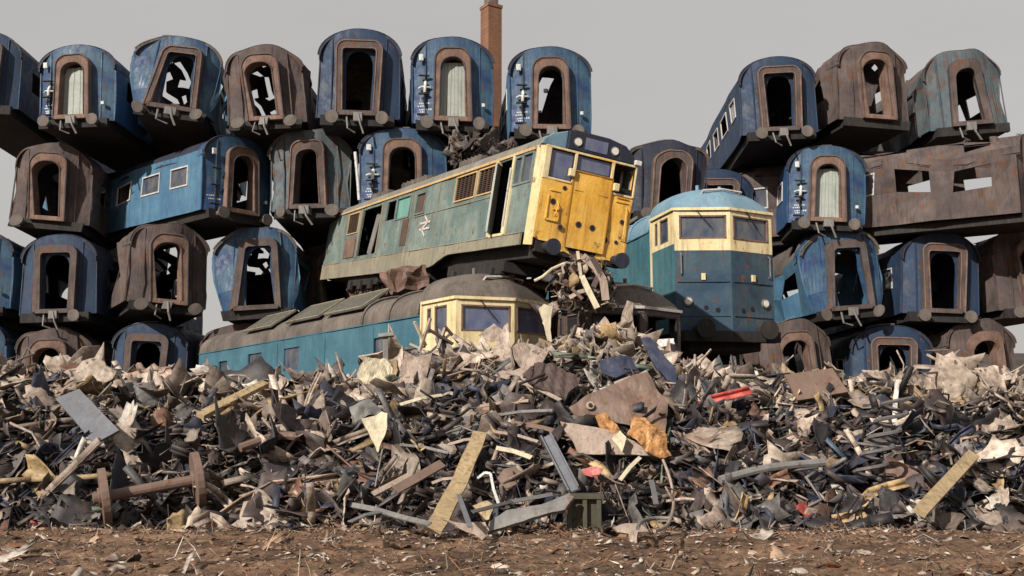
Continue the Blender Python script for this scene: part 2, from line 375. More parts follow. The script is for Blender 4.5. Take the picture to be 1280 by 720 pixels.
    # open machine bay: torn inner sheets
    g = MB(); g.beam((-14.6, -W+.25, .5), (-14.2, -W+.3, 1.95), .5, .03, up=(0,1,0)); g.build('inner_panel', M['steel'], t)
    g = MB(); g.box((-15.42, -W-.04, .38), (-15.3, -W+.04, 2.15)); g.box((-12.75, -W-.04, .38), (-12.62, -W+.04, 2.15)); g.build('bay_frame', M['skirt'], t)
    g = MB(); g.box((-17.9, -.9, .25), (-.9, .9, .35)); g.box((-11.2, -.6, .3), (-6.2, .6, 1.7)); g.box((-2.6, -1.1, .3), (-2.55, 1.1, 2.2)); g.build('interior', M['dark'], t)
    # emblem: two horizontal bars joined by three slanting strokes
    g = MB(); ex, ez, k = -7.72, .98, .62
    Me = Matrix.Translation((ex, -W-.012, ez)) @ Matrix.Rotation(R(90), 4, 'X')
    def stroke(a, c, wd=.10):
        a, c = Vector(a)*k, Vector(c)*k; d = (c-a).normalized(); n = Vector((-d.y, d.x))*wd*k*.5
        g.prism([a-n, c-n, c+n, a+n], .008, Me)
    stroke((-.75,.15), (.75,.15)); stroke((-.75,-.15), (.75,-.15)); stroke((-.2,.5), (.42,.15)); stroke((.42,.15), (-.42,-.15)); stroke((-.42,-.15), (.2,-.5))
    g.build('double_arrow_emblem', M['pinkwhite'], t)
    # ---- front
    yl, yr, yw = -1.15, 1.24, -1.04
    fh = [(0-.99-yw+.0, .57, 1.60, 2.20), (.66, 1.60, 1.88, 2.20), (1.70, 2.16, 1.60, 2.20)]
    fh = [(.04, .64, 1.60, 2.27), (.71, 1.61, 1.90, 2.27), (1.68, 2.24, 1.58, 2.27)]
    b = MB(); b.wall((0, yl), (0, yr), .06, 2.30, [(h[0]+.11, h[1]+.11, h[2], h[3]) for h in fh], th=.05, step=.12, dent=.028, seed=5,
        zf=lambda u, z: z if z > .1 else (.30 if u < .12 else (.14 if u < .5 else -.02 + .13*noise.noise(Vector((u*4.3, 3, 1))))))
    front = b.build('cab_front', M['yellow'], t)
    b = MB(); b.wall((-cx, -W), (0, yl), 0, 2.30, (), th=.04, step=.4, dent=.004, seed=6); b.build('corner_panel', M['cream2'], t)
    b = MB(); b.wall((0, yr), (-cx, W), 0, 2.30, (), th=.04, step=.4, dent=.004, seed=7); b.build('corner_panel', M['yellow'], t)
    # pale surround round the windows
    b = MB(); xf = .012
    def fr(y0, y1, z0, z1): b.box((-.01, y0, z0), (xf+.012, y1, z1))
    fr(yl, yw+.04, 1.55, 2.3); fr(yw+.64, yw+.71, 1.60, 2.27); fr(yw+1.61, yw+1.68, 1.58, 2.27); fr(yw+2.24, yr, 1.55, 2.3)
    fr(yl, yr, 2.27, 2.32); fr(yw+.04, yw+.64, 1.55, 1.60); fr(yw+1.68, yw+2.24, 1.53, 1.58)
    b.build('window_surround', M['cream'], front, bevel=.008)
    for i, (u0, u1, z0, z1) in enumerate(fh):
        g = MB(); g.box((-.06, yw+u0, z0), (-.045, yw+u1, z1 if i < 2 else z0+.16)); g.build('windscreen', M['glass'] if i < 2 else M['dark'], front)
        g = MB()
        for a, c in (((u0, z0), (u1, z0+.025)), ((u0, z1-.025), (u1, z1)), ((u0, z0), (u0+.025, z1)), ((u1-.025, z0), (u1, z1))):
            g.box((-.04, yw+a[0], a[1]), (-.012, yw+c[0], c[1]))
        g.build('window_seal', M['navy'], front)
    g = MB(); g.box((-.9, .3, 1.1), (-.85, 1.1, 2.0)); g.beam((-.2, .95, 1.2), (-.35, 1.05, 2.2), .05, .05); g.box((-.5, .75, 1.2), (-.2, .95, 1.75)); g.build('cab_fittings', M['steel'], front)
    # raised doorway panel in the middle of the front
    b = MB(); b.wall((.035, -.36), (.035, .62), .10, 1.86, (), th=.03, step=.25, dent=.012, seed=8); b.build('gangway_panel', M['yellow'], front, bevel=.004)
    b = MB(); b.box((.03, -.39, .1), (.05, -.36, 1.88)); b.box((.03, .62, .1), (.05, .645, 1.88)); b.box((.03, -.36, 1.86), (.06, .62, 1.885)); b.box((.036, -.3, 1.42), (.05, .55, 1.435))
    b.build('panel_edge', paint('orange_edge', (.36,.17,.02), dirt_amt=.6), front)
    b = MB()
    for y, z in ((-.45, 1.80), (.72, 1.70)): b.box((0, y-.07, z-.09), (.12, y+.07, z+.09))
    b.build('lamp_bracket', M['cream'], front, bevel=.015)
    # lamp and socket holes, near-black discs in place of their inner shade
    for y, z, r in ((-.09,.66,.062), (.27,.65,.062), (.66,.45,.06), (-.52,.52,.055), (-.79,1.06,.06), (1.03,.94,.05), (.95,.45,.035), (-.55,1.42,.045)):
        g = MB(); x0 = .042 if -.36 < y < .62 else .008; g.tube([(x0-.02, y, z), (x0+.012, y, z)], r*1.25, 14)
        ho = g.build('lamp_hole', M['rusty'], front)
        g = MB(); g.tube([(x0, y, z), (x0+.016, y, z)], r*.95, 14); g.build('lamp_hole_shade', M['dark'], ho)
    # brackets and handrails on the yellow
    b = MB()
    for y0, y1, z0, z1 in ((-.93,-.60,.62,.66), (-.93,-.90,.62,1.2), (-.78,-.62,.88,.90), (-.62,-.60,.62,.95), (.80,1.12,1.38,1.41), (.80,1.12,1.48,1.50), (-.9,-.66,1.30,1.325)):
        b.box((.0, y0, z0), (.035, y1, z1))
    b.tube([(.0,-.70,.75), (.06,-.70,.80), (.06,-.66,1.0), (0,-.68,1.1)], .014, 6); b.tube([(0,1.08,.5), (.07,1.08,.55), (.07,1.08,1.25), (0,1.08,1.3)], .014, 6)
    b.build('handrail', M['yellow'], front)
    # dark head-code panel above the windows with two round lamps
    prof2 = [(-.62, 2.33), (1.17, 2.33), (1.10, 2.52), (.86, 2.72), (.4, 2.80), (-.5, 2.80), (-.62, 2.76)]
    Mh = Matrix(((0,0,1,-.16), (1,0,0,0), (0,1,0,0), (0,0,0,1)))
    b = MB(); b.prism(prof2, .19, Mh); hc = b.build('headcode_box', M['navy'], front, bevel=.02)
    prof3 = [(-1.24, 2.33), (-.62, 2.33), (-.62, 2.76), (-1.0, 2.62), (-1.2, 2.45)]
    b = MB(); b.prism(prof3, .10, Mh); b.build('roof_front', M['dblue'], front, bevel=.02)
    for y in (-.39, .58):
        g = MB(); g.tube([(.03, y, 2.53), (.06, y, 2.53)], .085, 18); g.build('marker_lamp', M['lamp'], hc)
        g = MB(); g.tube([(.025, y, 2.53), (.045, y, 2.53)], .11, 18); g.build('lamp_ring', M['steel'], hc)
    g = MB(); g.box((.03, -.2, 2.4), (.045, .38, 2.68)); g.build('headcode_glass', M['glass'], hc)
    # horn lump at the right
    g = MB(); g.box((-.1, 1.12, 2.32), (.1, 1.30, 2.44)); g.build('roof_bracket', M['white'], front, bevel=.02)
    # ---- underframe
    b = MB(); b.box((-L, -.95, -.25), (-.3, .95, .2)); b.box((-.3, -1.05, -.12), (-.02, 1.2, .18)); un = b.build('underframe', M['black'], t)
    b = MB(); b.box((-11, -1.1, -.85), (-7.2, 1.1, -.2)); b.build('fuel_tank', M['black'], un, bevel=.05)
    for xb in (-3.6, -14.6):
        b = MB(); b.box((xb-1.9, -1.12, -.62), (xb+1.9, -.98, -.28)); b.box((xb-1.9, .98, -.62), (xb+1.9, 1.12, -.28)); b.box((xb-2.0, -1.1, -.55), (xb-1.8, 1.1, -.3)); b.box((xb+1.8, -1.1, -.55), (xb+2.0, 1.1, -.3))
        for dx in (-1.35, 0, 1.35): b.box((xb+dx-.18, -1.22, -.78), (xb+dx+.18, -1.1, -.45))
        bo = b.build('bogie', M['black'], t, bevel=.02)
        for dx in (-1.35, 0, 1.35):
            g = MB()
            for s in (-1, 1): g.tube([(xb+dx, s*.70, -.66), (xb+dx, s*.83, -.66)], .5, 22); g.tube([(xb+dx, s*.83, -.66), (xb+dx, s*.88, -.66)], .2, 12)
            g.tube([(xb+dx, -.8, -.66), (xb+dx, .8, -.66)], .09, 8); g.build('wheelset', M['grille'], bo)
    for y in (-.78, .98):
        g = MB(); g.tube([(-.1, y, .02), (.34, y, .02)], .12, 14); bu = g.build('buffer', M['black'], t)
        g = MB(); g.tube([(.34, y, .0), (.40, y, .0)], .185, 22); g.build('buffer_head', M['navy'], bu)
    g = MB(); g.tube([(0, .1, -.02), (.25, .1, -.1), (.28, .1, -.35)], .05, 8); g.build('coupling_hook', M['rusty'], t)
    return t
build_upper_loco()

# ------------------------------------------------------------------ locomotive with vee front (lower yellow-cream cab and its mates)
def build_vee_loco(loc, yaw, label, side, cab, front_low, roofm, glassm, seats=True, tilt=(0, 0), broken=False, L=18.5, sc=1.0):
    t = empty('diesel_locomotive', loc, (R(tilt[0]), R(tilt[1]), R(yaw)), sc); tag(t, label, 'locomotive', 'scrapped locomotives')
    W, G = 1.38, 3.15      # half width, gutter height above body bottom
    zs = 2.40              # sill
    A, B_, N0 = (-.40, -W), (-.40, W), (0.0, 0.0)
    vl = math.hypot(.40, W)
    # flanks behind the cab
    b = MB(); hs = [(2.2, 3.0, 1.7, 2.5), (5, 6.2, 1.9, 2.6), (8, 9.2, 1.9, 2.6), (14, 15, 1.7, 2.5)]
    Lf = L - 1.95
    b.wall((-L, -W), (-1.95, -W), 0, G-.24, hs, seed=11, step=.5, dent=.02); fl = b.build('body_side', side, t)
    for u0, u1, z0, z1 in hs:
        g = MB(); g.box((-L+u0, -W+.06, z0), (-L+u1, -W+.07, z1)); g.build('side_window', M['glass2'], fl)
    g = MB(); g.box((-L, -W-.03, G-.27), (-1.95, -W, G-.24)); g.box((-L, -W-.03, 1.0), (-1.95, -W+.01, 1.03))
    for x in (-4.5, -7.5, -11): g.box((x, -W-.02, .1), (x+.03, -W+.01, G-.28))
    g.build('rain_strip', side, fl)
    b = MB(); b.wall((-1.95, W), (-L, W), 0, G-.24, hs, seed=12, step=.8); b.build('body_side', side, t)
    b = MB(); b.wall((-L, W), (-L, -W), 0, G-.1, (), seed=13, step=.8); b.build('end_wall', side, t)
    # cab sides
    ch = [(.22, .42, zs+.02, G-.12), (.58, 1.15, zs, G-.10)]
    b = MB(); b.wall((-1.95, -W), A, 0, zs-.12, (), seed=14); b.wall(B_, (-1.95, W), 0, zs-.12, (), seed=15); b.build('cab_side_lower', side if cab is not front_low else cab, t)
    b = MB(); b.wall((-1.95, -W), A, zs-.12, G, ch, seed=16, dent=.006); b.wall(B_, (-1.95, W), zs-.12, G, [(.4, .97, zs, G-.1)], seed=17, dent=.006); cs = b.build('cab_side', cab, t)
    for u0, u1, z0, z1 in ch:
        g = MB(); g.box((-1.95+u0, -W+.05, z0), (-1.95+u1, -W+.06, z1)); g.build('side_window', M['glass2'] if not broken else M['dark'], cs)
        g = MB()
        for a, c in (((u0, z0), (u1, z0+.035)), ((u0, z1-.035), (u1, z1)), ((u0, z0), (u0+.035, z1)), ((u1-.035, z0), (u1, z1))):
            g.box((-1.95+a[0], -W+.01, a[1]), (-1.95+c[0], -W+.04, c[1]))
        g.build('window_frame', M['rusty'], cs)
    g = MB(); g.box((-1.99, -W-.04, .2), (-1.93, -W+.02, G)); g.build('cab_edge_strip', M['cream'] if not broken else M['rusty'], cs)
    # front halves
    fh = [(.13, vl-.10, zs, G-.13)]
    fh2 = [(.10, vl-.13, zs, G-.13)]
    b = MB(); b.wall(A, N0, zs-.30, G, fh, seed=18, dent=.008); b.wall(N0, B_, zs-.30, G, fh2, seed=19, dent=.008); fo = b.build('cab_front', cab, t)
    b = MB(); b.wall(A, N0, 0, zs-.30, (), seed=20, dent=.02); b.wall(N0, B_, 0, zs-.30, (), seed=21, dent=.02); lo = b.build('nose_panel', front_low, t)
    for P0, P1, h in ((A, N0, fh[0]), (N0, B_, fh2[0])):
        d = (Vector(P1)-Vector(P0)).normalized(); ang = math.atan2(d.y, d.x)
        Mw = Matrix.Translation((P0[0], P0[1], 0)) @ Matrix.Rotation(ang, 4, 'Z')
        if not broken:
            g = MB(); g.box((h[0], .045, h[2]), (h[1], .055, h[3]), Mw); g.build('windscreen', glassm, fo)
        else:
            g = MB(); g.box((h[0]+.1, .3, h[2]-.2), (h[0]+.4, .35, h[3]), Mw); g.build('torn_lining', M['steel'], fo)
        g = MB()
        for a, c in (((h[0]-.0, h[2]), (h[1], h[2]+.04)), ((h[0], h[3]-.04), (h[1], h[3])), ((h[0], h[2]), (h[0]+.04, h[3])), ((h[1]-.04, h[2]), (h[1], h[3]))):
            g.box((a[0], -.012, a[1]), (c[0], .04, c[1]), Mw)
        g.build('windscreen_frame', M['rusty'] if not broken else M['black'], fo)
        if not broken:
            g = MB(); g.beam(Mw @ Vector((h[0]+.45, -.03, h[3]+.12)), Mw @ Vector((h[0]+.82, -.04, h[3]-.32)), .035, .02); g.build('wiper', M['black'], fo)
    # fittings on the nose: seam, lamps, lamp irons, jumper holes, rails
    for P0, P1, sg in ((A, N0, 0), (N0, B_, 1)):
        d = (Vector(P1)-Vector(P0)).normalized(); Mw = Matrix.Translation((P0[0], P0[1], 0)) @ Matrix.Rotation(math.atan2(d.y, d.x), 4, 'Z')
        g = MB(); g.box((.06, -.03, 1.28), (vl-.06, .01, 1.31), Mw); g.box((.06, -.028, .40), (vl-.06, .01, .425), Mw); g.build('nose_seam', front_low, lo)
        u0 = .32 if sg == 0 else vl-.32
        g = MB(); g.tube([Mw @ Vector((u0, -.05, .78)), Mw @ Vector((u0, .0, .78))], .12, 16); q = g.build('lamp_rim', M['steel'], lo)
        g = MB(); g.tube([Mw @ Vector((u0, -.065, .78)), Mw @ Vector((u0, -.03, .78))], .085, 16); g.build('marker_lamp', M['lamp'] if not broken else M['dark'], q)
        for du, z in ((.45, .62), (.75, .56)):
            u = u0+du if sg == 0 else u0-du
            g = MB(); g.tube([Mw @ Vector((u, -.02, z)), Mw @ Vector((u, .02, z))], .06, 14); g.build('lamp_hole', M['dark'], lo)
        g = MB(); uu = .16 if sg == 0 else vl-.16; g.tube([Mw @ Vector((uu, 0, 1.45)), Mw @ Vector((uu, -.07, 1.5)), Mw @ Vector((uu, -.07, 1.98)), Mw @ Vector((uu, 0, 2.03))], .016, 6); g.build('handrail', M['steel'], lo)
        g = MB(); g.box((vl/2-.05, -.06, 1.33), (vl/2+.05, .0, 1.5), Mw); g.build('lamp_iron', M['cream'], lo)
    g = MB(); g.box((-.33, -1.32, -.25), (.02, 1.32, .02)); g.build('buffer_beam', M['black'], t)
    # gutter
    b = MB()
    for P0, P1, zz in (((-1.95, -W), A, G), (A, N0, G), (N0, B_, G), (B_, (-1.95, W), G)):
        b.beam((P0[0], P0[1]*1.01, zz+.03), (P1[0]+.02, P1[1]*1.01, zz+.03), .09, .07)
    b.build('gutter', cab if not broken else M['paleroof'], t)
    # cab dome
    def ring(x, hgt, w0, base, xfun=None):
        r = []
        for k in range(17):
            a = math.pi*k/16; y = -w0*math.cos(a); z = base + hgt*math.sin(a)**.8
            r.append((x if xfun is None else xfun(y), y, z))
        return r
    rings = []
    for f in (0, .06, .15, .28, .42, .58, .75, .9, 1.0):     # 0 back ... 1 front gutter
        back = -2.05
        h = .76*math.sqrt(max(0, 1-f**2.6))
        rings.append(ring(0, h, W*(1-.0*f), G+.05, lambda y, f=f: back + (1.0*(-abs(y)*.29)-back)*f**.8))
    b = MB(); b.loft(rings, th=.03); dm = b.build('cab_roof', roofm, t, smooth=True)
    # headcode box with pale visor
    g = MB(); g.box((-.95, -.52, G+.20), (-.42, .52, G+.56)); hb = g.build('headcode_box', roofm, dm, bevel=.04)
    g = MB(); g.box((-.425, -.46, G+.26), (-.405, .46, G+.50)); g.build('headcode_panel', M['roofbrown'] if not broken else M['navy'], hb)
    g = MB(); g.tube([(-.55,-.56,G+.46), (-.40,-.54,G+.58), (-.37,0,G+.63), (-.40,.54,G+.58), (-.55,.56,G+.46)], .028, 6); g.build('visor_rim', M['paleroof'], hb)
    g = MB(); g.box((-.42, .12, G+.30), (-.38, .36, G+.43)); g.build('marker_plate', M['steel'], hb)
    g = MB(); g.tube([(-1.3, -.3, G+.75), (-1.3, -.3, G+.92)], .05, 8); g.tube([(-1.3, .35, G+.75), (-1.3, .35, G+.92)], .05, 8); g.build('horn', roofm, dm)
    # body roof
    rings = []
    for i in range(26):
        x = -L + i*(L-2.12)/25
        r = ring(x, .82, W, G-.24)
        rings.append([(p[0], p[1], p[2] + .04*noise.noise(Vector((p[0]*.8, p[1]*1.4, 2.0)))*(1 if abs(p[1]) < W*.95 else 0)) for p in r])
    b = MB(); b.loft(rings); br = b.build('body_roof', roofm, t, smooth=True)
    g = MB()
    for k in range(3): 
        x = -2.15 - k*1.5; pts = [(p[0], p[1]*1.01, p[2]+.02) for p in ring(x, .83, W, G-.23)]; g.tube(pts, .035, 5)
    g.build('roof_rib', roofm, br)
    for x0, x1 in ((-7.6, -5.2), (-10.4, -8.0), (-14.0, -11.6)):
        Mh = Matrix.Translation((0, -.93, G+.49)) @ Matrix.Rotation(R(34), 4, 'X')
        g = MB(); g.box((x0, -.52, 0), (x1, .52, .06), Mh); ho = g.build('roof_hatch', M['hatch'], br, bevel=.02)
        g = MB()
        for a, c in (((x0, -.52), (x1, -.46)), ((x0, .46), (x1, .52)), ((x0, -.46), (x0+.06, .46)), ((x1-.06, -.46), (x1, .46))): g.box((a[0], a[1], .06), (c[0], c[1], .085), Mh)
        g.build('hatch_rim', M['skirt'], ho)
        g = MB()
        for k in range(9): g.box((x0+.1+k*(x1-x0-.2)/9, -.46, .06), (x0+.14+k*(x1-x0-.2)/9, .46, .075), Mh)
        g.build('hatch_slats', M['hatch'], ho)
    g = MB(); g.box((-L+.3, -1.0, -.45), (-.5, 1.0, 0)); un = g.build('underframe', M['black'], t)
    for xb in (-4, -L+4):
        g = MB(); g.box((xb-2, -1.15, -.95), (xb+2, -.98, -.4)); g.box((xb-2, .98, -.95), (xb+2, 1.15, -.4)); bo = g.build('bogie', M['black'], t)
        for dx in (-1.4, 0, 1.4):
            g = MB()
            for s in (-1, 1): g.tube([(xb+dx, s*.70, -.95), (xb+dx, s*.85, -.95)], .5, 18)
            g.build('wheelset', M['black'], bo)
    for y in (-.87, .87):
        g = MB(); g.tube([(-.3, y, .05), (.25, y, .05)], .12, 12); g.tube([(.25, y, .05), (.31, y, .05)], .25, 18); g.build('buffer', M['black'], t)
    # body floor and cab bulkhead, coloured near-black so that the inside reads dark
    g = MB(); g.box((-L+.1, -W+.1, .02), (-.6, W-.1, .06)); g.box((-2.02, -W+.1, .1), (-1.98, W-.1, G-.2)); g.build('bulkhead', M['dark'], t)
    return t
# reference points: viewer-left front corner under the gutter
def place_by_corner(px, py, Y, yaw, z_off=3.15, cx=-.40, cy=-1.38):
    c = at(px, py, Y); a = R(yaw)
    x = cx*math.cos(a) - cy*math.sin(a); y = cx*math.sin(a) + cy*math.cos(a)
    return (c.x - x, c.y - y, c.z - z_off)
yB = -55
build_vee_loco(place_by_corner(570, 373, 24.0, yB), yB, 'blue diesel locomotive with pale yellow cab windows half buried behind the scrap', M['flank'], M['cream'], M['cream'], M['roofbrown'], M['glass'])
yC = -62
build_vee_loco(place_by_corner(733, 384, 24.6, yC), yC, 'dark gutted locomotive with empty cab windows and brown roof, low at the right', M['burnt'], M['burnt'], M['burnt'], M['roofbrown'], M['glass'], broken=True)
yD = -76
build_vee_loco(place_by_corner(842, 263, 29.5, yD, z_off=3.15*1.12, cx=-.40*1.12, cy=-1.38*1.12), yD, 'blue locomotive with pale blue dome roof and cream window band, right of yellow cab', paint('dull_blue_side', (.035,.115,.15), (.06,.15,.18), dirt=(.05,.06,.06), dirt_amt=.7, rust_amt=.3), M['cream'], paint('sooty_blue_nose', (.018,.045,.08), (.05,.085,.11), dirt=(.05,.04,.035), dirt_amt=.85, rust_amt=.4), M['dblue'], M['glass2'], L=16, sc=1.12)

# ------------------------------------------------------------------ coaches standing end-on
def prof_z(y, W=1.41, H=2.85, e=1.95):
    """height of the roof skin at lateral y"""
    k = min(1, abs(y)/W); return e + (H-e)*math.sqrt(max(0, 1-k**2.3))
coach_cache = {}
def build_coach(key, bodym, endl, gangm, roofm, door=None, slot=False, torn=False, square=False, fit=True, warp=.05, seed=0):
    t = empty('railway_coach')
    W, e, L = 1.41, 1.95, 14.0
    side_prof = [(-1.33, .0), (-1.40, .5), (-W, 1.1), (-1.39, 1.7), (-1.36, e)]
    holes = [(L-13+2.1*i, L-13+2.1*i+1.3, 1.0, 1.75) for i in range(6)]
    b = MB(); b.wall((-L, -W), (-.28, -W), 0, e+.22, holes, seed=31, step=.7, dent=.01); sd = b.build('body_side', bodym, t)
    for i, (u0, u1, z0, z1) in enumerate(holes):
        if torn and i > 3: continue
        g = MB()
        for a, c in (((u0, z0), (u1, z0+.05)), ((u0, z1-.05), (u1, z1)), ((u0, z0), (u0+.05, z1)), ((u1-.05, z0), (u1, z1))): g.box((-L+a[0], -W-.03, a[1]), (-L+c[0], -W+.02, c[1]))
        g.build('window_frame', M['paleroof'], sd)
        g = MB(); g.box((-L+u0, -W+.03, z0), (-L+u1, -W+.04, z1)); g.build('pane', M['glass2'], sd)
    b = MB(); b.wall((-.28, W), (-L, W), 0, e+.22, holes, seed=32, step=.7, dent=.01); b.build('body_side', bodym, t)
    # roof
    ys = [-W*math.cos(math.pi*k/20) for k in range(21)]
    rings = []
    for i in range(15):
        x = -L + i*(L-.12)/14; rings.append([(x, y, prof_z(y, W) + .015*noise.noise(Vector((x, y*2, 9)))) for y in ys])
    skip = (lambda i, k: 6 <= i <= 10 and k in (10, 11)) if slot else ((lambda i, k: noise.noise(Vector((i*.7, k*.5, 4))) > .18 and i < 13) if torn else None)
    b = MB(); b.loft(rings, skip=skip); rf = b.build('roof', roofm, t, smooth=True)
    b = MB()
    for i in range(4):
        b.tube([(-1.2-3*i, -.25, prof_z(.25)-.02), (-1.2-3*i, -.25, prof_z(.25)+.12)], .12, 10); b.tube([(-2.2-3*i, .35, prof_z(.35)-.02), (-2.2-3*i, .35, prof_z(.35)+.1)], .1, 10)
    b.tube([(-.14, y*1.012, prof_z(y*.995)+.02) for y in ys], .03, 5)
    b.build('roof_vent', roofm, rf)
    g = MB(); g.tube([(-.35, y*.8, prof_z(y*.8)+.1) for y in ys[5:12]], .014, 5); g.tube([(-.35, ys[5]*.8, prof_z(ys[5]*.8)), (-.35, ys[5]*.8, prof_z(ys[5]*.8)+.1)], .014, 5); g.build('roof_rail', M['steel'], rf)
    # end wall with arched gangway hole
    gh, gt = .43, 2.12
    def arch(y, half, top, rad):
        y = abs(y)
        if y >= half: return top - rad
        if y <= half-rad: return top
        return top - rad + math.sqrt(max(0, rad**2 - (y-half+rad)**2))
    cols = sorted(set([round(v, 4) for v in list(np.linspace(-W, W, 25)) + list(np.linspace(-gh, gh, 13))]))
    bow = lambda y: -.30*(abs(y)/W)**2.0
    b = MB()
    def strip(y0, y1, za0, zb0, za1, zb1, n=4):
        for th in (0, -.05):
            vs = []
            for i in range(n+1):
                f = i/n; vs.append((bow(y0)+th, y0, za0+(zb0-za0)*f)); vs.append((bow(y1)+th, y1, za1+(zb1-za1)*f))
            fs = [(2*i, 2*i+1, 2*i+3, 2*i+2) for i in range(n)]
            if th: fs = [q[::-1] for q in fs]
            b.add(vs, fs)
    for y0, y1 in zip(cols[:-1], cols[1:]):
        t0, t1 = prof_z(y0), prof_z(y1)
        if abs(y0+y1)/2 < gh:
            strip(y0, y1, arch(y0, gh, gt, .4), t0, arch(y1, gh, gt, .4), t1, 2); strip(y0, y1, 0, .16, 0, .16, 1)
        else: strip(y0, y1, 0, t0, 0, t1)
    if key == 'brown':
        pass
    for y in (-1.38, -.92, .92, 1.38): b.beam((bow(y)+.01, y, .02), (bow(y)+.01, y, prof_z(y)-.08 if abs(y) < 1.3 else e), .035, .05, up=(1,0,0))
    b.add([(bow(y)+dx, y*1.005, prof_z(y)+.012) for y in ys for dx in (.012, -.34)], [(2*i, 2*i+1, 2*i+3, 2*i+2) for i in range(len(ys)-1)])
    ew = b.build('end_wall', endl, t)
    # gangway frame
    n = 18; half_o, top_o = .66, 2.44
    def outline(half, top, rad, zb):
        pts = [(-half, zb)]
        for k in range(n+1):
            a = math.pi*k/n; cx_ = -(half-rad) if k < n/2 else (half-rad)
            if k == n//2: pts += [(-(half-rad), top), ((half-rad), top)]; continue
            pts.append((cx_ - rad*math.cos(a), top-rad+rad*math.sin(a)))
        pts.append((half, zb)); return pts
    ro = .30 if square else .45
    po = outline(half_o + (.12 if square else 0), top_o, ro, .02); pi_ = outline(gh + (.1 if square else 0), gt + (.05 if square else 0), .12 if square else .4, .16)
    g = MB(); m_ = len(po); x0, x1 = -.02, .22
    vs = [(x1, *p) for p in po] + [(x1+.0, *p) for p in pi_] + [(x0, *p) for p in po] + [(x0-.25, *p) for p in pi_]
    fs = []
    for i in range(m_-1):
        fs += [(i, i+1, m_+i+1, m_+i), (2*m_+i+1, 2*m_+i, i, i+1)[::-1], (m_+i, m_+i+1, 3*m_+i+1, 3*m_+i)]
    g.add(vs, fs); g.box((-.02, -half_o, .0), (.23, half_o, .15)); gf = g.build('gangway_frame', gangm, ew)
    g = MB()
    for sgn, pp in ((1, po),):
        g.tube([(x1+.01, p[0]*.96, p[1]*.985) for p in pp], .03, 6)
    g.tube([(x1+.01, p[0]*1.06, p[1]) for p in pi_], .022, 6)
    g.build('gangway_rim', M['rusty'] if gangm is not M['rusty'] else M['burnt'], gf)
    if door:
        g = MB()
        for k in range(7): g.box((-.12-(k % 2)*.015, -gh+k*2*gh/7+.004, .16), (-.08-(k % 2)*.015, -gh+(k+1)*2*gh/7-.004, 2.0))
        g.build('gangway_door', door, gf)
    # white fittings and lettering on the viewer-left half of the end
    if not torn and fit:
        g = MB(); g.box((-.06, -1.17, 2.0), (.03, -1.02, 2.22)); g.build('lamp_iron', M['white'], ew, bevel=.02)
        g = MB(); g.tube([(-.08, -1.2, 1.12), (.02, -1.1, 1.15), (.03, -.95, 1.13), (-.02, -.78, 1.14)], .035, 7); g.tube([(-.04, -.98, 1.32), (.04, -.98, 1.2), (.02, -.98, .96)], .055, 8); g.build('jumper_socket', M['white'], ew, bevel=.015)
        g = MB(); g.tube([(.0, -.98, .95), (.04, -1.0, .7), (.0, -.92, .5)], .03, 6); g.build('jumper_cable', M['black'], ew)
        g = MB(); rr = random.Random(3)
        for z, y0, y1 in ((.62, -1.16, -.80), (.53, -1.2, -.92), (.41, -1.14, -.74), (.33, -1.1, -.95)):
            y = y0
            while y < y1:
                wd = rr.uniform(.03, .07); g.box((bow(y)-.005, y, z), (bow(y)+.018, y+wd, z+rr.uniform(.04, .055))); y += wd+.02
        g.build('end_lettering', M['white'], ew)
        g = MB(); g.box((-.05, 1.0, .55), (.03, 1.1, .66)); g.build('cable_clip', M['white'], ew)
        g = MB(); g.box((-.03, -1.2, .2), (.1, -.8, .24)); g.box((-.03, -1.2, .9), (.08, -.85, .93)); g.box((-.03, -1.2, 1.5), (.08, -.85, 1.53)); g.build('step', M['black'], ew)
    # solebar, buffers, coupler
    g = MB(); g.box((-L, -1.2, -.28), (-.15, 1.2, 0)); g.box((-.15, -1.25, -.3), (.05, 1.25, .03)); un = g.build('underframe', M['black'], t)
    for y in (-.87, .87):
        g = MB(); g.tube([(0, y, -.12), (.4, y, -.12)], .10, 10); g.tube([(.4, y, -.12), (.46, y, -.12)], .21, 18); g.build('buffer', M['roofbrown'], un)
    g = MB(); g.box((0, -.16, -.2), (.3, .16, .08)); g.tube([(.3, 0, .05), (.36, .1, -.3), (.3, .22, -.6)], .035, 6); g.tube([(.1, -.4, 0), (.3, -.35, -.45), (.15, -.1, -.55)], .03, 6); g.build('coupler', M['steel'], un)
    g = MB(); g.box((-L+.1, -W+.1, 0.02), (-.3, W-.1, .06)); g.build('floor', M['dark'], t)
    g = MB(); g.box((-6.6, -W+.06, .1), (-6.55, -.4, e+.3)); g.box((-9.6, .45, .1), (-9.55, W-.06, e+.3)); g.build('partition', M['burnt'], t)
    done = set()
    for c in t.children_recursive:      # dents and sagging run through the whole body
        if c.data is None or c.data.name in done: continue
        done.add(c.data.name)
        for v in c.data.vertices:
            q = v.co; k = min(1, max(0, q.z/1.2)); sv = Vector((seed*3.7, 0, 0))
            v.co = q + Vector((noise.noise(q*.55+sv)*.7, noise.noise(q*.6+sv+Vector((0,9,0))), noise.noise(Vector((q.x*.5, q.y*.9, 0))+sv+Vector((0,0,5)))*k))*warp*2
    return t
def coach_at(src, cxp, base_y, Y, yaw, sc, label, roll=0, first=False, strip=0):
    o = src if first else copy_tree(src, None, strip)
    p = at(cxp, base_y, Y); o.location = p; o.rotation_euler = (R(roll), 0, R(yaw)); o.scale = sc if hasattr(sc, '__len__') else (sc, sc, sc)
    tag(o, label, 'railway coach', 'scrapped coaches stacked end-on'); return o
cA = build_coach('door', M['blue'], M['blueend'], M['rusty'], M['navy'], door=M['greydoor'])
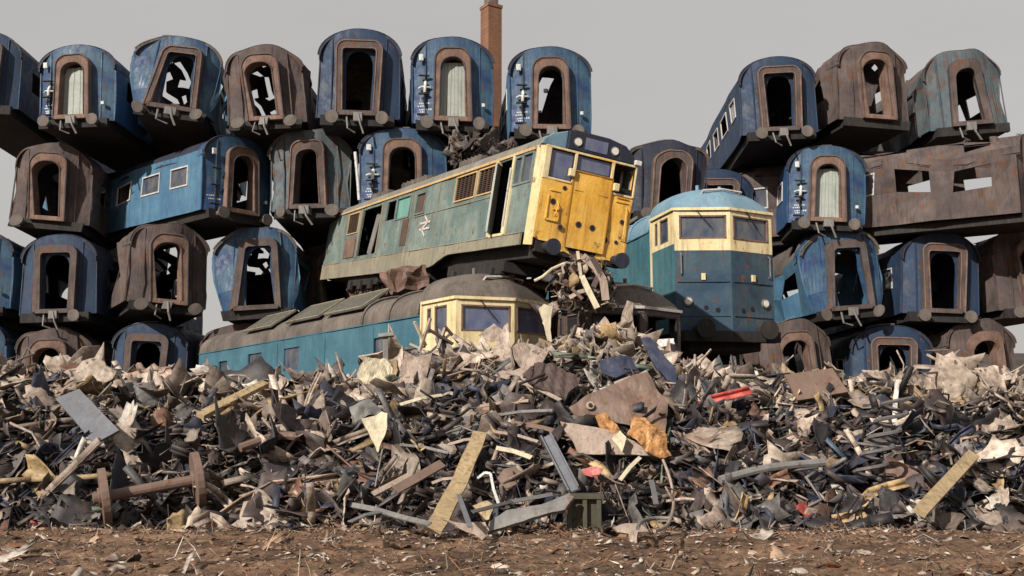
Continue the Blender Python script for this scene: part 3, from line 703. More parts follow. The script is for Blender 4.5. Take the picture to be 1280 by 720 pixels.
cB = build_coach('open', M['blue2'], M['blueend'], M['rusty'], M['navy'], slot=True)
deep = paint('deep_blue_coach', (.012,.026,.062), (.018,.042,.09), dirt=(.03,.028,.03), dirt_amt=.7, rust_amt=.25)
cD = build_coach('dark', deep, deep, M['burnt'], M['navy'], square=True, fit=False, seed=1)
cE = build_coach('brown', M['burnt'], M['burnt'], M['rusty'], M['burnt'], torn=True, warp=.2, seed=2)
greyb = paint('ash_grey_blue_coach', (.05,.075,.095), (.10,.12,.13), dirt=(.06,.045,.04), dirt_amt=.85, rust_amt=.6)
cF = build_coach('scorched', greyb, greyb, M['burnt'], M['burnt'], fit=False, warp=.17, seed=3)
cG = build_coach('blue_crushed', M['blue2'], M['blueend'], M['burnt'], M['roofbrown'], square=True, fit=False, torn=True, warp=.26, seed=4)
coach_at(cA, 566, 153, 39, -83, (1.05, 1.13, 1.21), 'blue coach end with a pale grey gangway door, in the middle of the top row', first=True)
coach_at(cB, 689, 163, 38.6, -86, (1.05, 1.13, 1.17), 'blue coach end with open gangway showing a slit of light, right end of top row', first=True)
coach_at(cD, 448, 146, 39, -86, (1.05, 1.14, 1.25), 'dark navy coach end with wide square gangway, left in the top row', first=True)
cH = build_coach('sooty', M['navy'], M['navy'], M['burnt'], M['burnt'], fit=False, warp=.14, seed=6)
coach_at(cH, 838, 266, 41, -84, (1, 1.12, 1.05), 'blue-black coach end just behind the yellow cab and the pale blue dome roof', first=True)
o4 = coach_at(cB, 503, 258, 39.3, -84, (.8, 1.2, 1.09), 'blue coach end with dark arched gangway, just above the tilted locomotive roof')
rest = [  # the stack runs on to both sides of the yard: x, base y, distance, yaw, roll
 (cE, 330, 152, 39.6, -88, 3, 'burnt torn coach end next to the dark navy one in the top row'),
 (cG, 214, 139, 40.0, -80, -5, 'crushed blue coach end left of a burnt one in the top row'),
 (cA, 92, 150, 40.6, -93, 1.5, 'blue coach end with pale grey door near the left end of the top row'),
 (cD, -28, 132, 41.0, -86, -1, 'dark navy coach cut by the left edge of the picture, top row'),
 (cF, 386, 262, 40.2, -87, 1, 'scorched grey-blue coach end directly under the top-row dark navy coach'),
 (cB, 300, 268, 40.5, -42, 0, 'long blue coach lying askew in the second row with its window side showing'),
 (cE, 56, 276, 41.5, -84, -4, 'burnt coach end at the far left of the second row'),
 (cG, 322, 388, 41.0, -86, 4, 'crushed blue coach end low behind the blue locomotive flank'),
 (cE, 206, 380, 40.4, -62, -3, 'burnt coach turned askew low at the left, below the long blue one'),
 (cD, 70, 392, 41.5, -90, 2, 'dark navy coach end low in the third row at the left'),
 (cB, -40, 384, 42, -86, 0, 'open blue coach cut by the left edge low down in the third row'),
 (cD, 978, 165, 41, -92, 2.5, 'dark navy coach end high at the right, beside the sky gap'),
 (cE, 1094, 150, 41.5, -80, -2, 'burnt coach end high at the right between the navy and grey-blue ones'),
 (cF, 1214, 158, 42, -88, 4, 'scorched grey-blue coach end high at the right corner of the stack'),
 (cA, 1034, 278, 41, -95, -3, 'blue coach end with pale grey door in the second row at the right'),
 (cE, 1292, 272, 40, -32, 1, 'long burnt coach lying askew in the second row by the right edge'),
 (cG, 1062, 388, 41.2, -84, 5, 'crushed blue coach end low at the right, right of the blue domed locomotive'),
 (cD, 1180, 392, 41.6, -90, -2, 'dark navy coach end low at the right in the third row'),
 (cE, 1296, 386, 42, -83, 2, 'burnt coach end low in the corner by the right edge'),
 (cE, 300, 506, 41.5, -80, 2, 'burnt coach end just above the heap, under the crushed blue one'),
 (cD, 180, 500, 41.2, -92, -2, 'dark navy coach end on the ground row at the left, its foot behind the heap'),
 (cE, 62, 508, 41.8, -84, 1, 'burnt coach end on the ground row near the left edge'),
 (cB, -50, 500, 42, -86, 0, 'open blue coach cut by the left edge on the ground row'),
 (cE, 1000, 505, 41.5, -86, 2, 'burnt coach end on the ground row right of the blue domed locomotive'),
 (cD, 1118, 508, 41.8, -94, -1, 'dark navy coach end on the ground row at the right'),
 (cE, 1236, 504, 42, -80, 1, 'burnt coach end on the ground row near the right edge'),
 (cE, 420, 392, 44, -89, 1, 'burnt coach end in the dark behind the rear of the tilted locomotive'),
 (cD, 900, 300, 44, -89, 1, 'dark navy coach behind the pale blue dome roof'),
]
used = set()
for src, x, y, Y, yaw, ro_, lab in rest:
    first = src in (cE, cF, cG) and src.name not in used; used.add(src.name)
    coach_at(src, x, y, Y, yaw, (1.05, 1.12*random.uniform(.97, 1.03), 1.12*random.uniform(.95, 1.05)), lab, roll=ro_, first=first, strip=.35 if 'door' not in lab else 0)
# coaches behind, carrying the top row; lower two added dark to blacken the gaps
for x, y, lab in ((600, 262, 'burnt coach end seen in the gap behind the roof of the tilted locomotive'), (715, 262, 'burnt coach end hidden behind the yellow cab, below the open blue one'), (800, 350, 'dark coach end added to blacken the gap right of the yellow cab'),
                  (600, 372, 'dark coach end added to blacken the gap beneath the tilted locomotive')):
    o = coach_at(cE, x, y, 43.5, -92, (1, 1.15, 1.12), lab)

# ------------------------------------------------------------------ chimney
def brick_mat():
    m, t, p = mat_new('orange_brick'); co = N(t, 'ShaderNodeTexCoord').outputs['Object']
    bt = N(t, 'ShaderNodeTexBrick'); bt.inputs['Scale'].default_value = 2.2; bt.inputs['Color1'].default_value = (.21,.10,.055,1); bt.inputs['Color2'].default_value = (.15,.07,.04,1); bt.inputs['Mortar'].default_value = (.2,.14,.1,1); bt.inputs['Mortar Size'].default_value = .012
    mp = N(t, 'ShaderNodeMapping'); mp.inputs['Rotation'].default_value = (R(90), 0, 0); t.links.new(co, mp.inputs[0]); t.links.new(mp.outputs[0], bt.inputs[0])
    n = noise_tex(t, co, .5, (1,1,.3)); r = ramp(t, n.outputs[0], .4, .7, (.65,.6,.6,1), (1.15,1.1,1.05,1))
    t.links.new(mixc(t, 1.0, bt.outputs[0], r.outputs[0], 'MULTIPLY'), p.inputs['Base Color']); p.inputs['Roughness'].default_value = .9
    return m
pc = at(614, 8, 80); ch = empty('brick_chimney', (pc.x, pc.y, 0), (0, 0, R(32))); tag(ch, 'tall square orange brick chimney rising behind the coaches', 'chimney')
bm_ = brick_mat(); g = MB(); hw = .62
g.box((-hw, -hw, 0), (hw, hw, pc.z)); g.build('shaft', bm_, ch)
g = MB(); g.box((-hw-.06, -hw-.06, pc.z-.25), (hw+.06, hw+.06, pc.z)); g.build('collar', bm_, ch)
g = MB(); g.box((-.42, -.42, pc.z), (.42, .42, pc.z+3)); g.build('flue', M['roofbrown'], ch)

# far bank of dark ash and clinker that closes the yard
mb = MB(); xs = np.linspace(-110, 110, 111)
for j, (y, z) in enumerate(((60, -.5), (63, 2.4), (66, 5.2), (70, 6.6), (78, 6.2), (90, -.5))):
    for x in xs: mb.v.append((x, y, z + (1.0*noise.noise(Vector((x*.12, y*.1, 2))) + .4*noise.noise(Vector((x*.5, y*.4, 2))) if 0 < j < 5 else 0)))
for j in range(5):
    for i in range(110): mb.f.append((j*111+i, j*111+i+1, (j+1)*111+i+1, (j+1)*111+i))
o = mb.build('terrain_bank', paint('ash_bank', (.035,.03,.027), (.07,.055,.045), scale=.5), smooth=True); o['kind'] = 'structure'

# ------------------------------------------------------------------ scrap heap
def heap_h(x, y):
    """height of the mound"""
    px = 640 + x/ max(y, 1)*FPX
    crest = 2.72 + .62*math.exp(-((x-1.75)/.95)**2) + .30*math.exp(-((x-2.7)/.8)**2) + .22*math.exp(-((x+2.1)/.55)**2) + .16*math.exp(-((x-.2)/1.1)**2) - .25*math.exp(-((x+3.2)/.8)**2) + .12*math.sin(x*.5+1)
    foot = 16.7 + .35*noise.noise(Vector((x*.35, 0, 1))); top = 22.9
    f = (y-foot)/(top-foot)
    if f <= 0: return -0.4
    prof = crest*(1-(1-min(f,1))**1.5) if f < 1 else crest*(1 - .12*min(1,(y-top)/3))
    if y > 26.5: prof *= max(0, 1-(y-26.5)/2.5)
    n = .24*noise.noise(Vector((x*.55, y*.8, 7))) + .20*noise.noise(Vector((x*1.5, y*1.7, 3))) + .08*noise.noise(Vector((x*4, y*4, 5)))
    return prof + n*min(1, f*3)
def hit(px, py, lift=.0):
    d = ray(px, py).normalized(); o = Vector((0, 0, CAMZ)); k = 12.0
    while k < 32:
        p = o + d*k
        if p.z < max(0, heap_h(p.x, p.y)) + lift: return p
        k += .04
    return o + d*23.5
def build_mound():
    m, t, p = mat_new('void_shade_core'); co = N(t, 'ShaderNodeTexCoord').outputs['Object']
    n = noise_tex(t, co, 3, detail=8); r = ramp(t, n.outputs[0], .4, .7, (.012,.010,.011,1), (.06,.042,.035,1)); t.links.new(r.outputs[0], p.inputs['Base Color']); p.inputs['Roughness'].default_value = .95  # near-black tones put the shade of deep voids into the colour
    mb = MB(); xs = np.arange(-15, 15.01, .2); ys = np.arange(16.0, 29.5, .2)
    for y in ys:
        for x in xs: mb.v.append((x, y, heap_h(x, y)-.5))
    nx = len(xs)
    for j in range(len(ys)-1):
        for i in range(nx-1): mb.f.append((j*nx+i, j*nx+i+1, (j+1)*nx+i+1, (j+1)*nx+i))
    o = mb.build('scrap_mound_core', m, smooth=True); tag(o, 'scrap heap core coloured near-black for the shade in its voids', 'scrap heap', kind='stuff')
build_mound()

# templates for scrap bits (vertices, faces)
def tpl_sheet(r, nu=7, nv=5, crump=.25, curl=0.):
    vs = []; jag = r.uniform(.72, 1.12, (nu+1, nv+1)); F_ = [(r.uniform(0, math.pi), r.uniform(-.35, .35), r.uniform(-.9, .9)) for _ in range(3)]
    sh = r.uniform(-.3, .3); tp_ = r.uniform(-.22, .22)
    for i in range(nu+1):
        for j in range(nv+1):
            u, v = i/nu-.5, j/nv-.5
            e = jag[i, j] if (i in (0, nu) or j in (0, nv)) else 1
            u2, v2 = u*e, v*e*.75
            u2 += sh*v2; v2 *= 1+tp_*u*2
            z = sum(abs(u2*math.cos(a)+v2*math.sin(a)-o)*k for a, o, k in F_)*(.35+crump) + crump*.10*r.normal() + curl*u2*u2*2
            vs.append((u2, v2, z))
    n = len(vs); th = .025
    vs = np.array(vs + [(a, b, c-th) for a, b, c in vs]); fs = []
    ix = lambda i, j: i*(nv+1)+j
    for i in range(nu):
        for j in range(nv):
            q = (ix(i,j), ix(i+1,j), ix(i+1,j+1), ix(i,j+1)); fs += [q, tuple(n+k for k in q[::-1])]
    for j in range(nv): fs += [(ix(0,j), ix(0,j+1), n+ix(0,j+1), n+ix(0,j)), (ix(nu,j+1), ix(nu,j), n+ix(nu,j), n+ix(nu,j+1))]
    for i in range(nu): fs += [(ix(i+1,0), ix(i,0), n+ix(i,0), n+ix(i+1,0)), (ix(i,nv), ix(i+1,nv), n+ix(i+1,nv), n+ix(i,nv))]
    return vs, fs
def tpl_bar(r, kind):
    mb = MB(); pts = [Vector((-.5, 0, 0))]; k = 5 if kind != 'box' else 3
    amp = {'flat': .06, 'pipe': .09, 'box': .01, 'angle': .04, 'curl': .3}[kind]
    for i in range(1, k): pts.append(Vector((-.5+i/k, r.normal()*amp, r.normal()*amp)))
    pts.append(Vector((.5, r.normal()*amp, r.normal()*amp)))
    for a, b in zip(pts[:-1], pts[1:]):
        b2 = b + (b-a)*.04
        if kind == 'flat': mb.beam(a, b2, .075, .012)
        elif kind == 'box': mb.beam(a, b2, .09, .05)
        elif kind == 'angle': mb.beam(a, b2, .07, .012); mb.beam(a+Vector((0,.03,.03)), b2+Vector((0,.03,.03)), .012, .07)
    if kind in ('pipe', 'curl'): mb.tube(pts, .018 if kind == 'pipe' else .014, 5)
    return np.array(mb.v), mb.f
def tpl_chunk(r):
    bm = bmesh.new()
    for q in r.normal(size=(13, 3)): bm.verts.new(Vector(q)*Vector((.28, .2, .13))) if False else bm.verts.new((q[0]*.26, q[1]*.19, q[2]*.12))
    bmesh.ops.convex_hull(bm, input=bm.verts[:]); loose = [v for v in bm.verts if not v.link_faces]; bmesh.ops.delete(bm, geom=loose, context='VERTS'); bm.verts.index_update()
    vs = np.array([tuple(v.co) for v in bm.verts]); fs = [tuple(v.index for v in f.verts) for f in bm.faces]; bm.free(); return vs, fs
T = {'sheet': [tpl_sheet(rng, 6, 4, c) for c in np.linspace(.05, .8, 22)], 'curlsheet': [tpl_sheet(rng, 7, 2, .15, rng.uniform(.6, 1.6)) for _ in range(8)],
     'flat': [tpl_bar(rng, 'flat') for _ in range(8)], 'pipe': [tpl_bar(rng, 'pipe') for _ in range(6)], 'box': [tpl_bar(rng, 'box') for _ in range(4)],
     'angle': [tpl_bar(rng, 'angle') for _ in range(6)], 'curl': [tpl_bar(rng, 'curl') for _ in range(8)], 'chunk': [tpl_chunk(rng) for _ in range(8)]}
def scrap_mat(name, rough=.62, metal=.0):
    m, t, p = mat_new(name); a = N(t, 'ShaderNodeAttribute', attribute_name='Col'); co = N(t, 'ShaderNodeTexCoord').outputs['Object']
    n = noise_tex(t, co, 7, detail=7, rough=.7); r = ramp(t, n.outputs[0], .32, .68, (.38,.34,.33,1), (1.25,1.2,1.15,1))
    c = mixc(t, 1.0, a.outputs[0], r.outputs[0], 'MULTIPLY')
    n2 = noise_tex(t, co, 3.2, detail=8, rough=.7); r2 = ramp(t, n2.outputs[0], .56, .66); f = N(t, 'ShaderNodeMath', operation='MULTIPLY'); f.inputs[1].default_value = .6; t.links.new(r2.outputs[0], f.inputs[0])
    c = mixc(t, f.outputs[0], c, (.085,.042,.026)); t.links.new(c, p.inputs['Base Color'])
    p.inputs['Roughness'].default_value = rough; p.inputs['Metallic'].default_value = metal
    b = N(t, 'ShaderNodeBump'); b.inputs['Strength'].default_value = .4; b.inputs['Distance'].default_value = .03; t.links.new(n.outputs[0], b.inputs['Height']); t.links.new(b.outputs[0], p.inputs['Normal'])
    return m
PAL = np.array([(.28,.235,.20), (.38,.325,.28), (.22,.18,.155), (.135,.11,.095), (.055,.042,.042), (.02,.018,.022), (.025,.032,.06), (.30,.22,.12), (.17,.09,.06), (.105,.055,.04), (.55,.53,.50), (.06,.09,.15), (.17,.16,.165), (.10,.10,.105), (.32,.06,.05), (.12,.16,.13), (.36,.265,.215)])
def make_stuff(items, name, mat, label):
    V, K, off = [], [], 0; loops, totals = [], []; cache = {}
    for (tp, M4, col) in items:
        vs, fs = tp
        if id(fs) not in cache: cache[id(fs)] = (np.array([i for f in fs for i in f], np.int32), np.array([len(f) for f in fs], np.int32))
        li, lt = cache[id(fs)]
        V.append(vs @ M4[:3, :3].T + M4[:3, 3]); K.append(np.tile(np.append(col, 1.), (len(vs), 1)))
        loops.append(li + off); totals.append(lt); off += len(vs)
    loops = np.concatenate(loops); totals = np.concatenate(totals); starts = np.concatenate([[0], np.cumsum(totals)[:-1]]).astype(np.int32)
    V = np.concatenate(V); K = np.concatenate(K)
    me = bpy.data.meshes.new(name); me.vertices.add(len(V)); me.vertices.foreach_set('co', V.ravel()); me.loops.add(len(loops)); me.loops.foreach_set('vertex_index', loops)
    me.polygons.add(len(starts)); me.polygons.foreach_set('loop_start', starts); me.polygons.foreach_set('loop_total', totals); me.update()
    at_ = me.color_attributes.new('Col', 'FLOAT_COLOR', 'POINT'); at_.data.foreach_set('color', K.ravel().astype(np.float32))
    me.materials.append(mat); o = bpy.data.objects.new(name, me); C.objects.link(o); tag(o, label, 'scrap metal', kind='stuff'); return o
def rotm(a, b, c): return np.array((Matrix.Rotation(a, 3, 'Z') @ Matrix.Rotation(b, 3, 'Y') @ Matrix.Rotation(c, 3, 'X')))
def normal_tilt(x, y):
    e = .15; dx = (heap_h(x+e, y)-heap_h(x-e, y))/(2*e); dy = (heap_h(x, y+e)-heap_h(x, y-e))/(2*e)
    n = Vector((-dx, -dy, 1)).normalized(); return np.array(Vector((0,0,1)).rotation_difference(n).to_matrix())
SM = scrap_mat('mixed_scrap'); items = []
# where the well-defined single pieces lie, loose bits stay underneath them
KEEP = [(540,600,575,664), (565,540,606,600), (683,546,720,615), (612,618,716,668), (715,620,748,662), (655,456,726,502), (712,468,834,572), (452,515,486,566), (728,582,753,600), (572,376,690,420), (494,580,552,612), (597,590,625,632), (438,632,530,655), (640,430,684,460), (800,570,842,662), (70,488,150,556), (140,560,250,640)]
NP = 24000; BIG = 3300
for k in range(NP + BIG):
    wide = k % 20 < 9; big = k >= NP
    y = rng.uniform(16.5, 24.4); half = (4.2 if not wide else 12.5)
    x = rng.uniform(-half, half)
    if abs(x) > .53*y: continue
    h = heap_h(x, y)
    if h < -.2: continue
    u = rng.random(); top = (y > 21.0)
    if top: kind = 'sheet' if u < .52 else 'curlsheet' if u < .66 else 'curl' if u < .72 else 'chunk' if u < .84 else 'flat' if u < .92 else 'pipe'
    else: kind = 'sheet' if u < .42 else 'curlsheet' if u < .50 else 'flat' if u < .66 else 'angle' if u < .76 else 'pipe' if u < .82 else 'curl' if u < .86 else 'box' if u < .91 else 'chunk'
    tp = T[kind][rng.integers(len(T[kind]))]
    if big and kind in ('curl', 'chunk'): kind = 'sheet'
    if big and kind == 'sheet' and rng.random() < .5: tp = T['sheet'][rng.integers(8)]
    elif big: tp = T[kind][rng.integers(len(T[kind]))]
    if kind in ('sheet', 'curlsheet'): s = rng.lognormal(math.log(.23 if not top else .25), .6); s = min(s, .95); sc = np.diag([s, s, s*rng.uniform(.5, 1.)])
    elif kind == 'chunk': s = rng.lognormal(math.log(.17), .45); sc = np.diag([s]*3)
    else: s = rng.lognormal(math.log(.62), .5); s = min(s, 2.2); tk = min(1.2, max(.4, s))*rng.uniform(.5, 1.3); sc = np.diag([s, s*.5+tk*.4, s*.5+tk*.4])
    if big:
        if kind in ('sheet', 'curlsheet'): s = min(1.5, rng.lognormal(math.log(.56), .38)); sc = np.diag([s, s*rng.uniform(.6, 1), s*rng.uniform(.3, .8)])
        else: s = min(3.0, rng.lognormal(math.log(1.25), .4)); tk = rng.uniform(.8, 1.9); sc = np.diag([s, tk, tk])
    long_ = kind in ('flat', 'angle', 'pipe', 'box')
    az = rng.normal(0, .55) if (long_ and rng.random() < .7) else rng.uniform(0, 6.28)
    Rm = normal_tilt(x, y) @ rotm(az, rng.normal(0, .28 if long_ else .55), rng.uniform(-.6, .6) if long_ else rng.normal(0, .6))
    if rng.random() < .05 and long_: Rm = rotm(rng.uniform(0, 6.28), -rng.uniform(.5, 1.3), 0)
    M4 = np.eye(4); M4[:3, :3] = Rm @ sc; M4[:3, 3] = (x, y, h + rng.uniform(-.55, -.03))
    if top: pr = [5,8,3.4,2,1.4,.9,.3,1.8,.3,.4,1.1,.1,1.0,.5,.02,.1,2.2]
    else: pr = [3.4,2.2,3.2,3,3.2,3.2,1.2,1.5,.5,.9,.6,.15,1.8,1.6,.03,.15,.6]
    pr = np.array(pr, float); dk = noise.noise(Vector((x*.55, y*.9+h, 21))) + (.45 if not top else -.05)*(1 if y < 19.6 else .4)
    if dk > .12: pr[[4, 5, 6]] *= 3.8; pr[13] *= 2  # shade put into colour: dark and navy pieces clump like shadowed hollows
    elif dk < -.1: pr[[0, 1, 16, 2]] *= 1.8
    pr = pr/sum(pr); col = PAL[rng.choice(len(PAL), p=pr)]*rng.uniform(.8, 1.4)
    d_ = Vector((x, y, h-CAMZ)); dep = d_.y*math.cos(PITCH) + d_.z*math.sin(PITCH); qx = 640+FPX*x/dep; qy = 360-FPX*(-d_.y*math.sin(PITCH)+d_.z*math.cos(PITCH))/dep
    near = any(a-m_ < qx < c+m_ and b-m_ < qy < e+m_ for a, b, c, e in KEEP for m_ in ((14 if big else 2),))
    if near and big: continue
    if near: M4[2, 3] = h - rng.uniform(.25, .55)
    if big: M4[2, 3] = h + rng.uniform(-.14, .08); col = col*rng.uniform(1.0, 1.3)
    else: col = col*.8  # recessed filler darkened, void shade put into its colour
    items.append((tp, M4, np.clip(col*.92, 0, .7)))
make_stuff(items, 'scrap_heap', SM, 'big heap of torn and tangled scrap metal in front of the locomotives')
# litter and stones over the dirt
items = []
LP = np.array([(.34,.24,.17), (.42,.34,.28), (.12,.07,.05), (.05,.035,.03), (.22,.10,.05), (.5,.46,.42), (.24,.15,.09)])
for k in range(9000):
    y = 7.5 + 10.0*rng.random()**.8; x = rng.uniform(-.55, .55)*y
    if rng.random() < .35: y = rng.normal(16.7, .35)
    u = rng.random(); kind = 'chunk' if u < .62 else 'sheet' if u < .8 else 'flat' if u < .9 else 'curl'
    s = {'chunk': .05, 'sheet': .10, 'flat': .28, 'curl': .25}[kind]*rng.lognormal(0, .5)
    M4 = np.eye(4); M4[:3, :3] = rotm(rng.uniform(0, 6.28), rng.normal(0, .2), rng.normal(0, .3)) @ np.diag([s, s, s*.6]); 
    M4[:3, 3] = (x, y, .10*noise.noise(Vector((x*.5, y*.9, 0))) + .05*noise.noise(Vector((x*2, y*3, 3))) + .01)
    items.append((T[kind][rng.integers(len(T[kind]))], M4, LP[rng.integers(len(LP))]*rng.uniform(.6, 1.2)))
make_stuff(items, 'ground_litter', SM, 'stones and small metal litter strewn over the brown dirt')

# ------------------------------------------------------------------ single scrap pieces one can point to
def smat(name, col, **kw):
    return paint(name, col, tuple(min(1, c*1.3) for c in col), scale=2.2, **kw)
SMATS = dict(tan=smat('pale_timber', (.30,.22,.125), rust_amt=.12, dirt_amt=.85), grey=M['steel'], dgrey=smat('dark_grey_steel', (.085,.08,.085)), brown=smat('brown_steel', (.13,.085,.068), rust_amt=.4),
    dbrown=smat('dark_brown_steel', (.055,.036,.034), rust_amt=.25), pink=smat('pinkish_dust_steel', (.27,.21,.175), rust_amt=.3, dirt_amt=.7), pale=smat('pale_cream_sheet', (.42,.37,.27), rust_amt=.15), orange=smat('burnt_orange_sheet', (.36,.18,.065), dirt=(.06,.03,.02), dirt_amt=.9, rust_amt=.7, rough=.35),
    white=M['white'], red=smat('red_pink_cloth', (.38,.10,.10), dirt=(.4,.28,.24), dirt_amt=.9, rust_amt=.05), navy=smat('navy_sheet', (.016,.022,.05), rust_amt=.1), green=smat('dark_green_wood', (.045,.045,.03)), bluegrey=smat('blue_grey_steel', (.11,.115,.135), rust_amt=.15), brick=smat('brick_red_lump', (.12,.07,.055), rust_amt=.3))
def piece(name, label, cat, mb, mat, bevel=0, group=None):
    o = mb.build(name, SMATS[mat] if isinstance(mat, str) else mat, None, bevel=bevel)
    c = Vector((0,0,0)); 
    for v in o.data.vertices: c += v.co
    c /= len(o.data.vertices); o.data.transform(Matrix.Translation(-c)); o.location = c
    tag(o, label, cat, group); return o
def poly_sheet(name, label, cat, poly, mat, lift=.22, th=.025, lean=.0, crump=.04, Y=None, group=None, ribs=0):
    """a bent plate whose outline is given where it lies on the heap; its plane follows the slope of the heap"""
    cx_ = sum(p[0] for p in poly)/len(poly); cy_ = sum(p[1] for p in poly)/len(poly)
    c = hit(cx_, cy_, lift) if Y is None else at(cx_, cy_, Y)
    nrm = Vector((0, -1, .75+lean)).normalized(); o = Vector((0,0,CAMZ))
    def onp(px, py):
        d = ray(px, py); k = (c-o).dot(nrm)/d.dot(nrm); return o + d*k
    P = [onp(*p) for p in poly]
    ex = (P[1]-P[0]).normalized(); ey = nrm.cross(ex).normalized()
    bm = bmesh.new(); vs = [bm.verts.new(p) for p in P]; f = bm.faces.new(vs)
    bmesh.ops.triangulate(bm, faces=[f]); 
    for _ in range(3): bmesh.ops.subdivide_edges(bm, edges=bm.edges[:], cuts=1, use_grid_fill=True)
    for v in bm.verts:
        q = v.co; n = noise.noise(q*2.2)*crump*2 + noise.noise(q*7)*crump*.6
        if ribs: n += .02*math.copysign(1, math.sin((q-c).dot(ex)*ribs))
        e = noise.noise(q*5+Vector((9,1,2)))*crump*.5
        v.co = q + nrm*n + ex*e
    bm.normal_update()
    me = bpy.data.meshes.new(name); bm.to_mesh(me); bm.free(); me.transform(Matrix.Translation(-c)); me.materials.append(SMATS[mat])
    ob = bpy.data.objects.new(name, me); C.objects.link(ob); ob.location = c
    s = ob.modifiers.new('solid', 'SOLIDIFY'); s.thickness = th; s.offset = -1
    tag(ob, label, cat, group); return ob
def bar(name, label, cat, pts, wd, th, mat, lift=.3, round_=False, Y=None, group=None):
    P = [hit(*p, lift) if Y is None else at(*p, Y) for p in pts]; mb = MB()
    if round_:
        Q = []
        for i in range(len(P)-1):
            for k in range(4):
                f = k/4; p0 = P[max(i-1,0)]; p1 = P[i]; p2 = P[i+1]; p3 = P[min(i+2,len(P)-1)]
                Q.append(.5*((2*p1)+(-p0+p2)*f+(2*p0-5*p1+4*p2-p3)*f*f+(-p0+3*p1-3*p2+p3)*f**3))
        Q.append(P[-1]); mb.tube(Q, wd/2, 8)
    else:
        for a, b in zip(P[:-1], P[1:]):
            n = Vector((0,-1,.7)); mb.beam(a, b+(b-a)*.02, wd, th, up=n)
    return piece(name, label, cat, mb, mat, bevel=.004)
a, b = hit(600, 541, .35), hit(541, 663, .12)
mb = MB(); 
for i in range(8):
    f0, f1 = i/8, (i+1)/8; p0 = a.lerp(b, f0)+Vector((.012*math.sin(i*2), 0, -.10*math.sin(f0*3.14))); p1 = a.lerp(b, f1)+Vector((.012*math.sin(i*2+2), 0, -.10*math.sin(f1*3.14)))
    mb.beam(p0, p1+(p1-p0)*.01, .25+.03*f0, .05, up=(0,-1,.6))
piece('timber_plank', 'long pale timber plank leaning down the heap to the ground', 'plank', mb, 'tan')
# channel girder
a, b = hit(683, 546, .4), hit(718, 614, .35); up = Vector((-.2,-1,.6)); mb = MB(); mb.beam(a, b, .17, .03, up)
d = (b-a).normalized(); sdir = up.cross(d).normalized()
for s in (-1, 1): mb.beam(a+sdir*.085*s+up.normalized()*.04, b+sdir*.085*s+up.normalized()*.04, .025, .10, up)
piece('channel_girder', 'short grey steel channel girder sloping down to the right, above the flat plate girder', 'girder', mb, 'bluegrey')
poly_sheet('plate_girder', 'wide flat grey steel girder lying low at the foot of the heap', 'girder', [(609,668),(612,655),(634,641),(676,634),(712,619),(718,625),(706,640),(690,643),(650,656)], 'grey', .3, .08, crump=.015)
# wooden crate frame
c0 = hit(731, 660, .05); mb = MB()
for dx in (-.24, .0, .22): mb.box((c0.x+dx-.035, c0.y-.1, c0.z-.05), (c0.x+dx+.035, c0.y-.03, c0.z+.5))
mb.box((c0.x-.32, c0.y-.12, c0.z+.45), (c0.x+.3, c0.y+.35, c0.z+.52)); mb.box((c0.x-.28, c0.y, c0.z-.05), (c0.x+.27, c0.y+.03, c0.z+.45))
piece('crate', 'dark green wooden crate with upright posts standing at the foot of the heap', 'crate', mb, 'green', bevel=.008)
poly_sheet('ribbed_panel', 'dark brown ribbed steel panel lying high on the heap below the lower cab', 'steel panel', [(668,455),(690,457),(727,475),(706,501),(660,480),(655,470)], 'dbrown', .5, .05, crump=.01, ribs=30)
poly_sheet('torn_sheet', 'pinkish torn sheet jutting left from under the dark ribbed panel', 'sheet metal', [(632,467),(668,457),(662,484),(650,474)], 'pink', .3)
poly_sheet('wreck_plate', 'large crumpled dark brown plate with a lamp hole, right of the heap centre', 'steel plate', [(712,508),(735,494),(772,480),(808,466),(818,484),(834,506),(832,545),(800,538),(760,524),(722,522)], 'brown', .34, .04, crump=.05)
poly_sheet('edge_strip', 'pale bent strip along the top edge of the large brown plate', 'steel strip', [(768,478),(808,464),(812,470),(770,483)], 'pink', .42, .03)
h0 = hit(737.5, 508, .42); mb = MB(); mb.tube([h0, h0+Vector((0,-.05,.02))], .075, 14); ro = piece('pipe_flange', 'small pink ring flange on the left tip of the brown plate', 'flange', mb, 'pink')
mb = MB(); mb.tube([(0,-.04,.01), (0,-.06,.02)], .035, 10); oo = mb.build('bore', M['dark'], ro)
poly_sheet('burnt_sheet', 'glossy orange burnt sheet folded below the large brown plate', 'sheet metal', [(790,520),(808,522),(832,550),(837,570),(822,575),(796,560),(786,545)], 'orange', .36, .03, crump=.13)
poly_sheet('burnt_sheet', 'smaller orange burnt sheet curled left of the glossy folded one', 'sheet metal', [(743,522),(756,517),(772,530),(776,542),(762,545),(748,532)], 'orange', .36, .03, crump=.1)
poly_sheet('flat_panel', 'flat brown panel under the orange burnt sheets', 'steel panel', [(700,528),(722,530),(766,540),(800,556),(824,562),(820,572),(770,570),(722,566),(716,552)], 'pink', .26, .03, crump=.03)
poly_sheet('pennant_plate', 'small pale triangular plate standing between the two orange sheets', 'steel plate', [(765,548),(776,538),(783,548),(777,568)], 'pale', .45, .02)
poly_sheet('cloth_rag', 'crumpled red and pink rag lying below the flat brown panel', 'rag', [(728,588),(742,584),(753,590),(748,598),(738,600),(730,597)], 'red', .32, .03, crump=.08)
poly_sheet('triangular_sheet', 'large pale triangular sheet hanging point down at the left of the heap', 'sheet metal', [(452,524),(478,515),(485,518),(484,534),(473,566),(466,552)], 'pale', .45, .02, crump=.05)
poly_sheet('crumpled_sheet', 'grey crumpled sheet just above the pale triangular one', 'sheet metal', [(438,512),(462,502),(476,512),(452,524),(440,530)], 'grey', .4, .02, crump=.09)
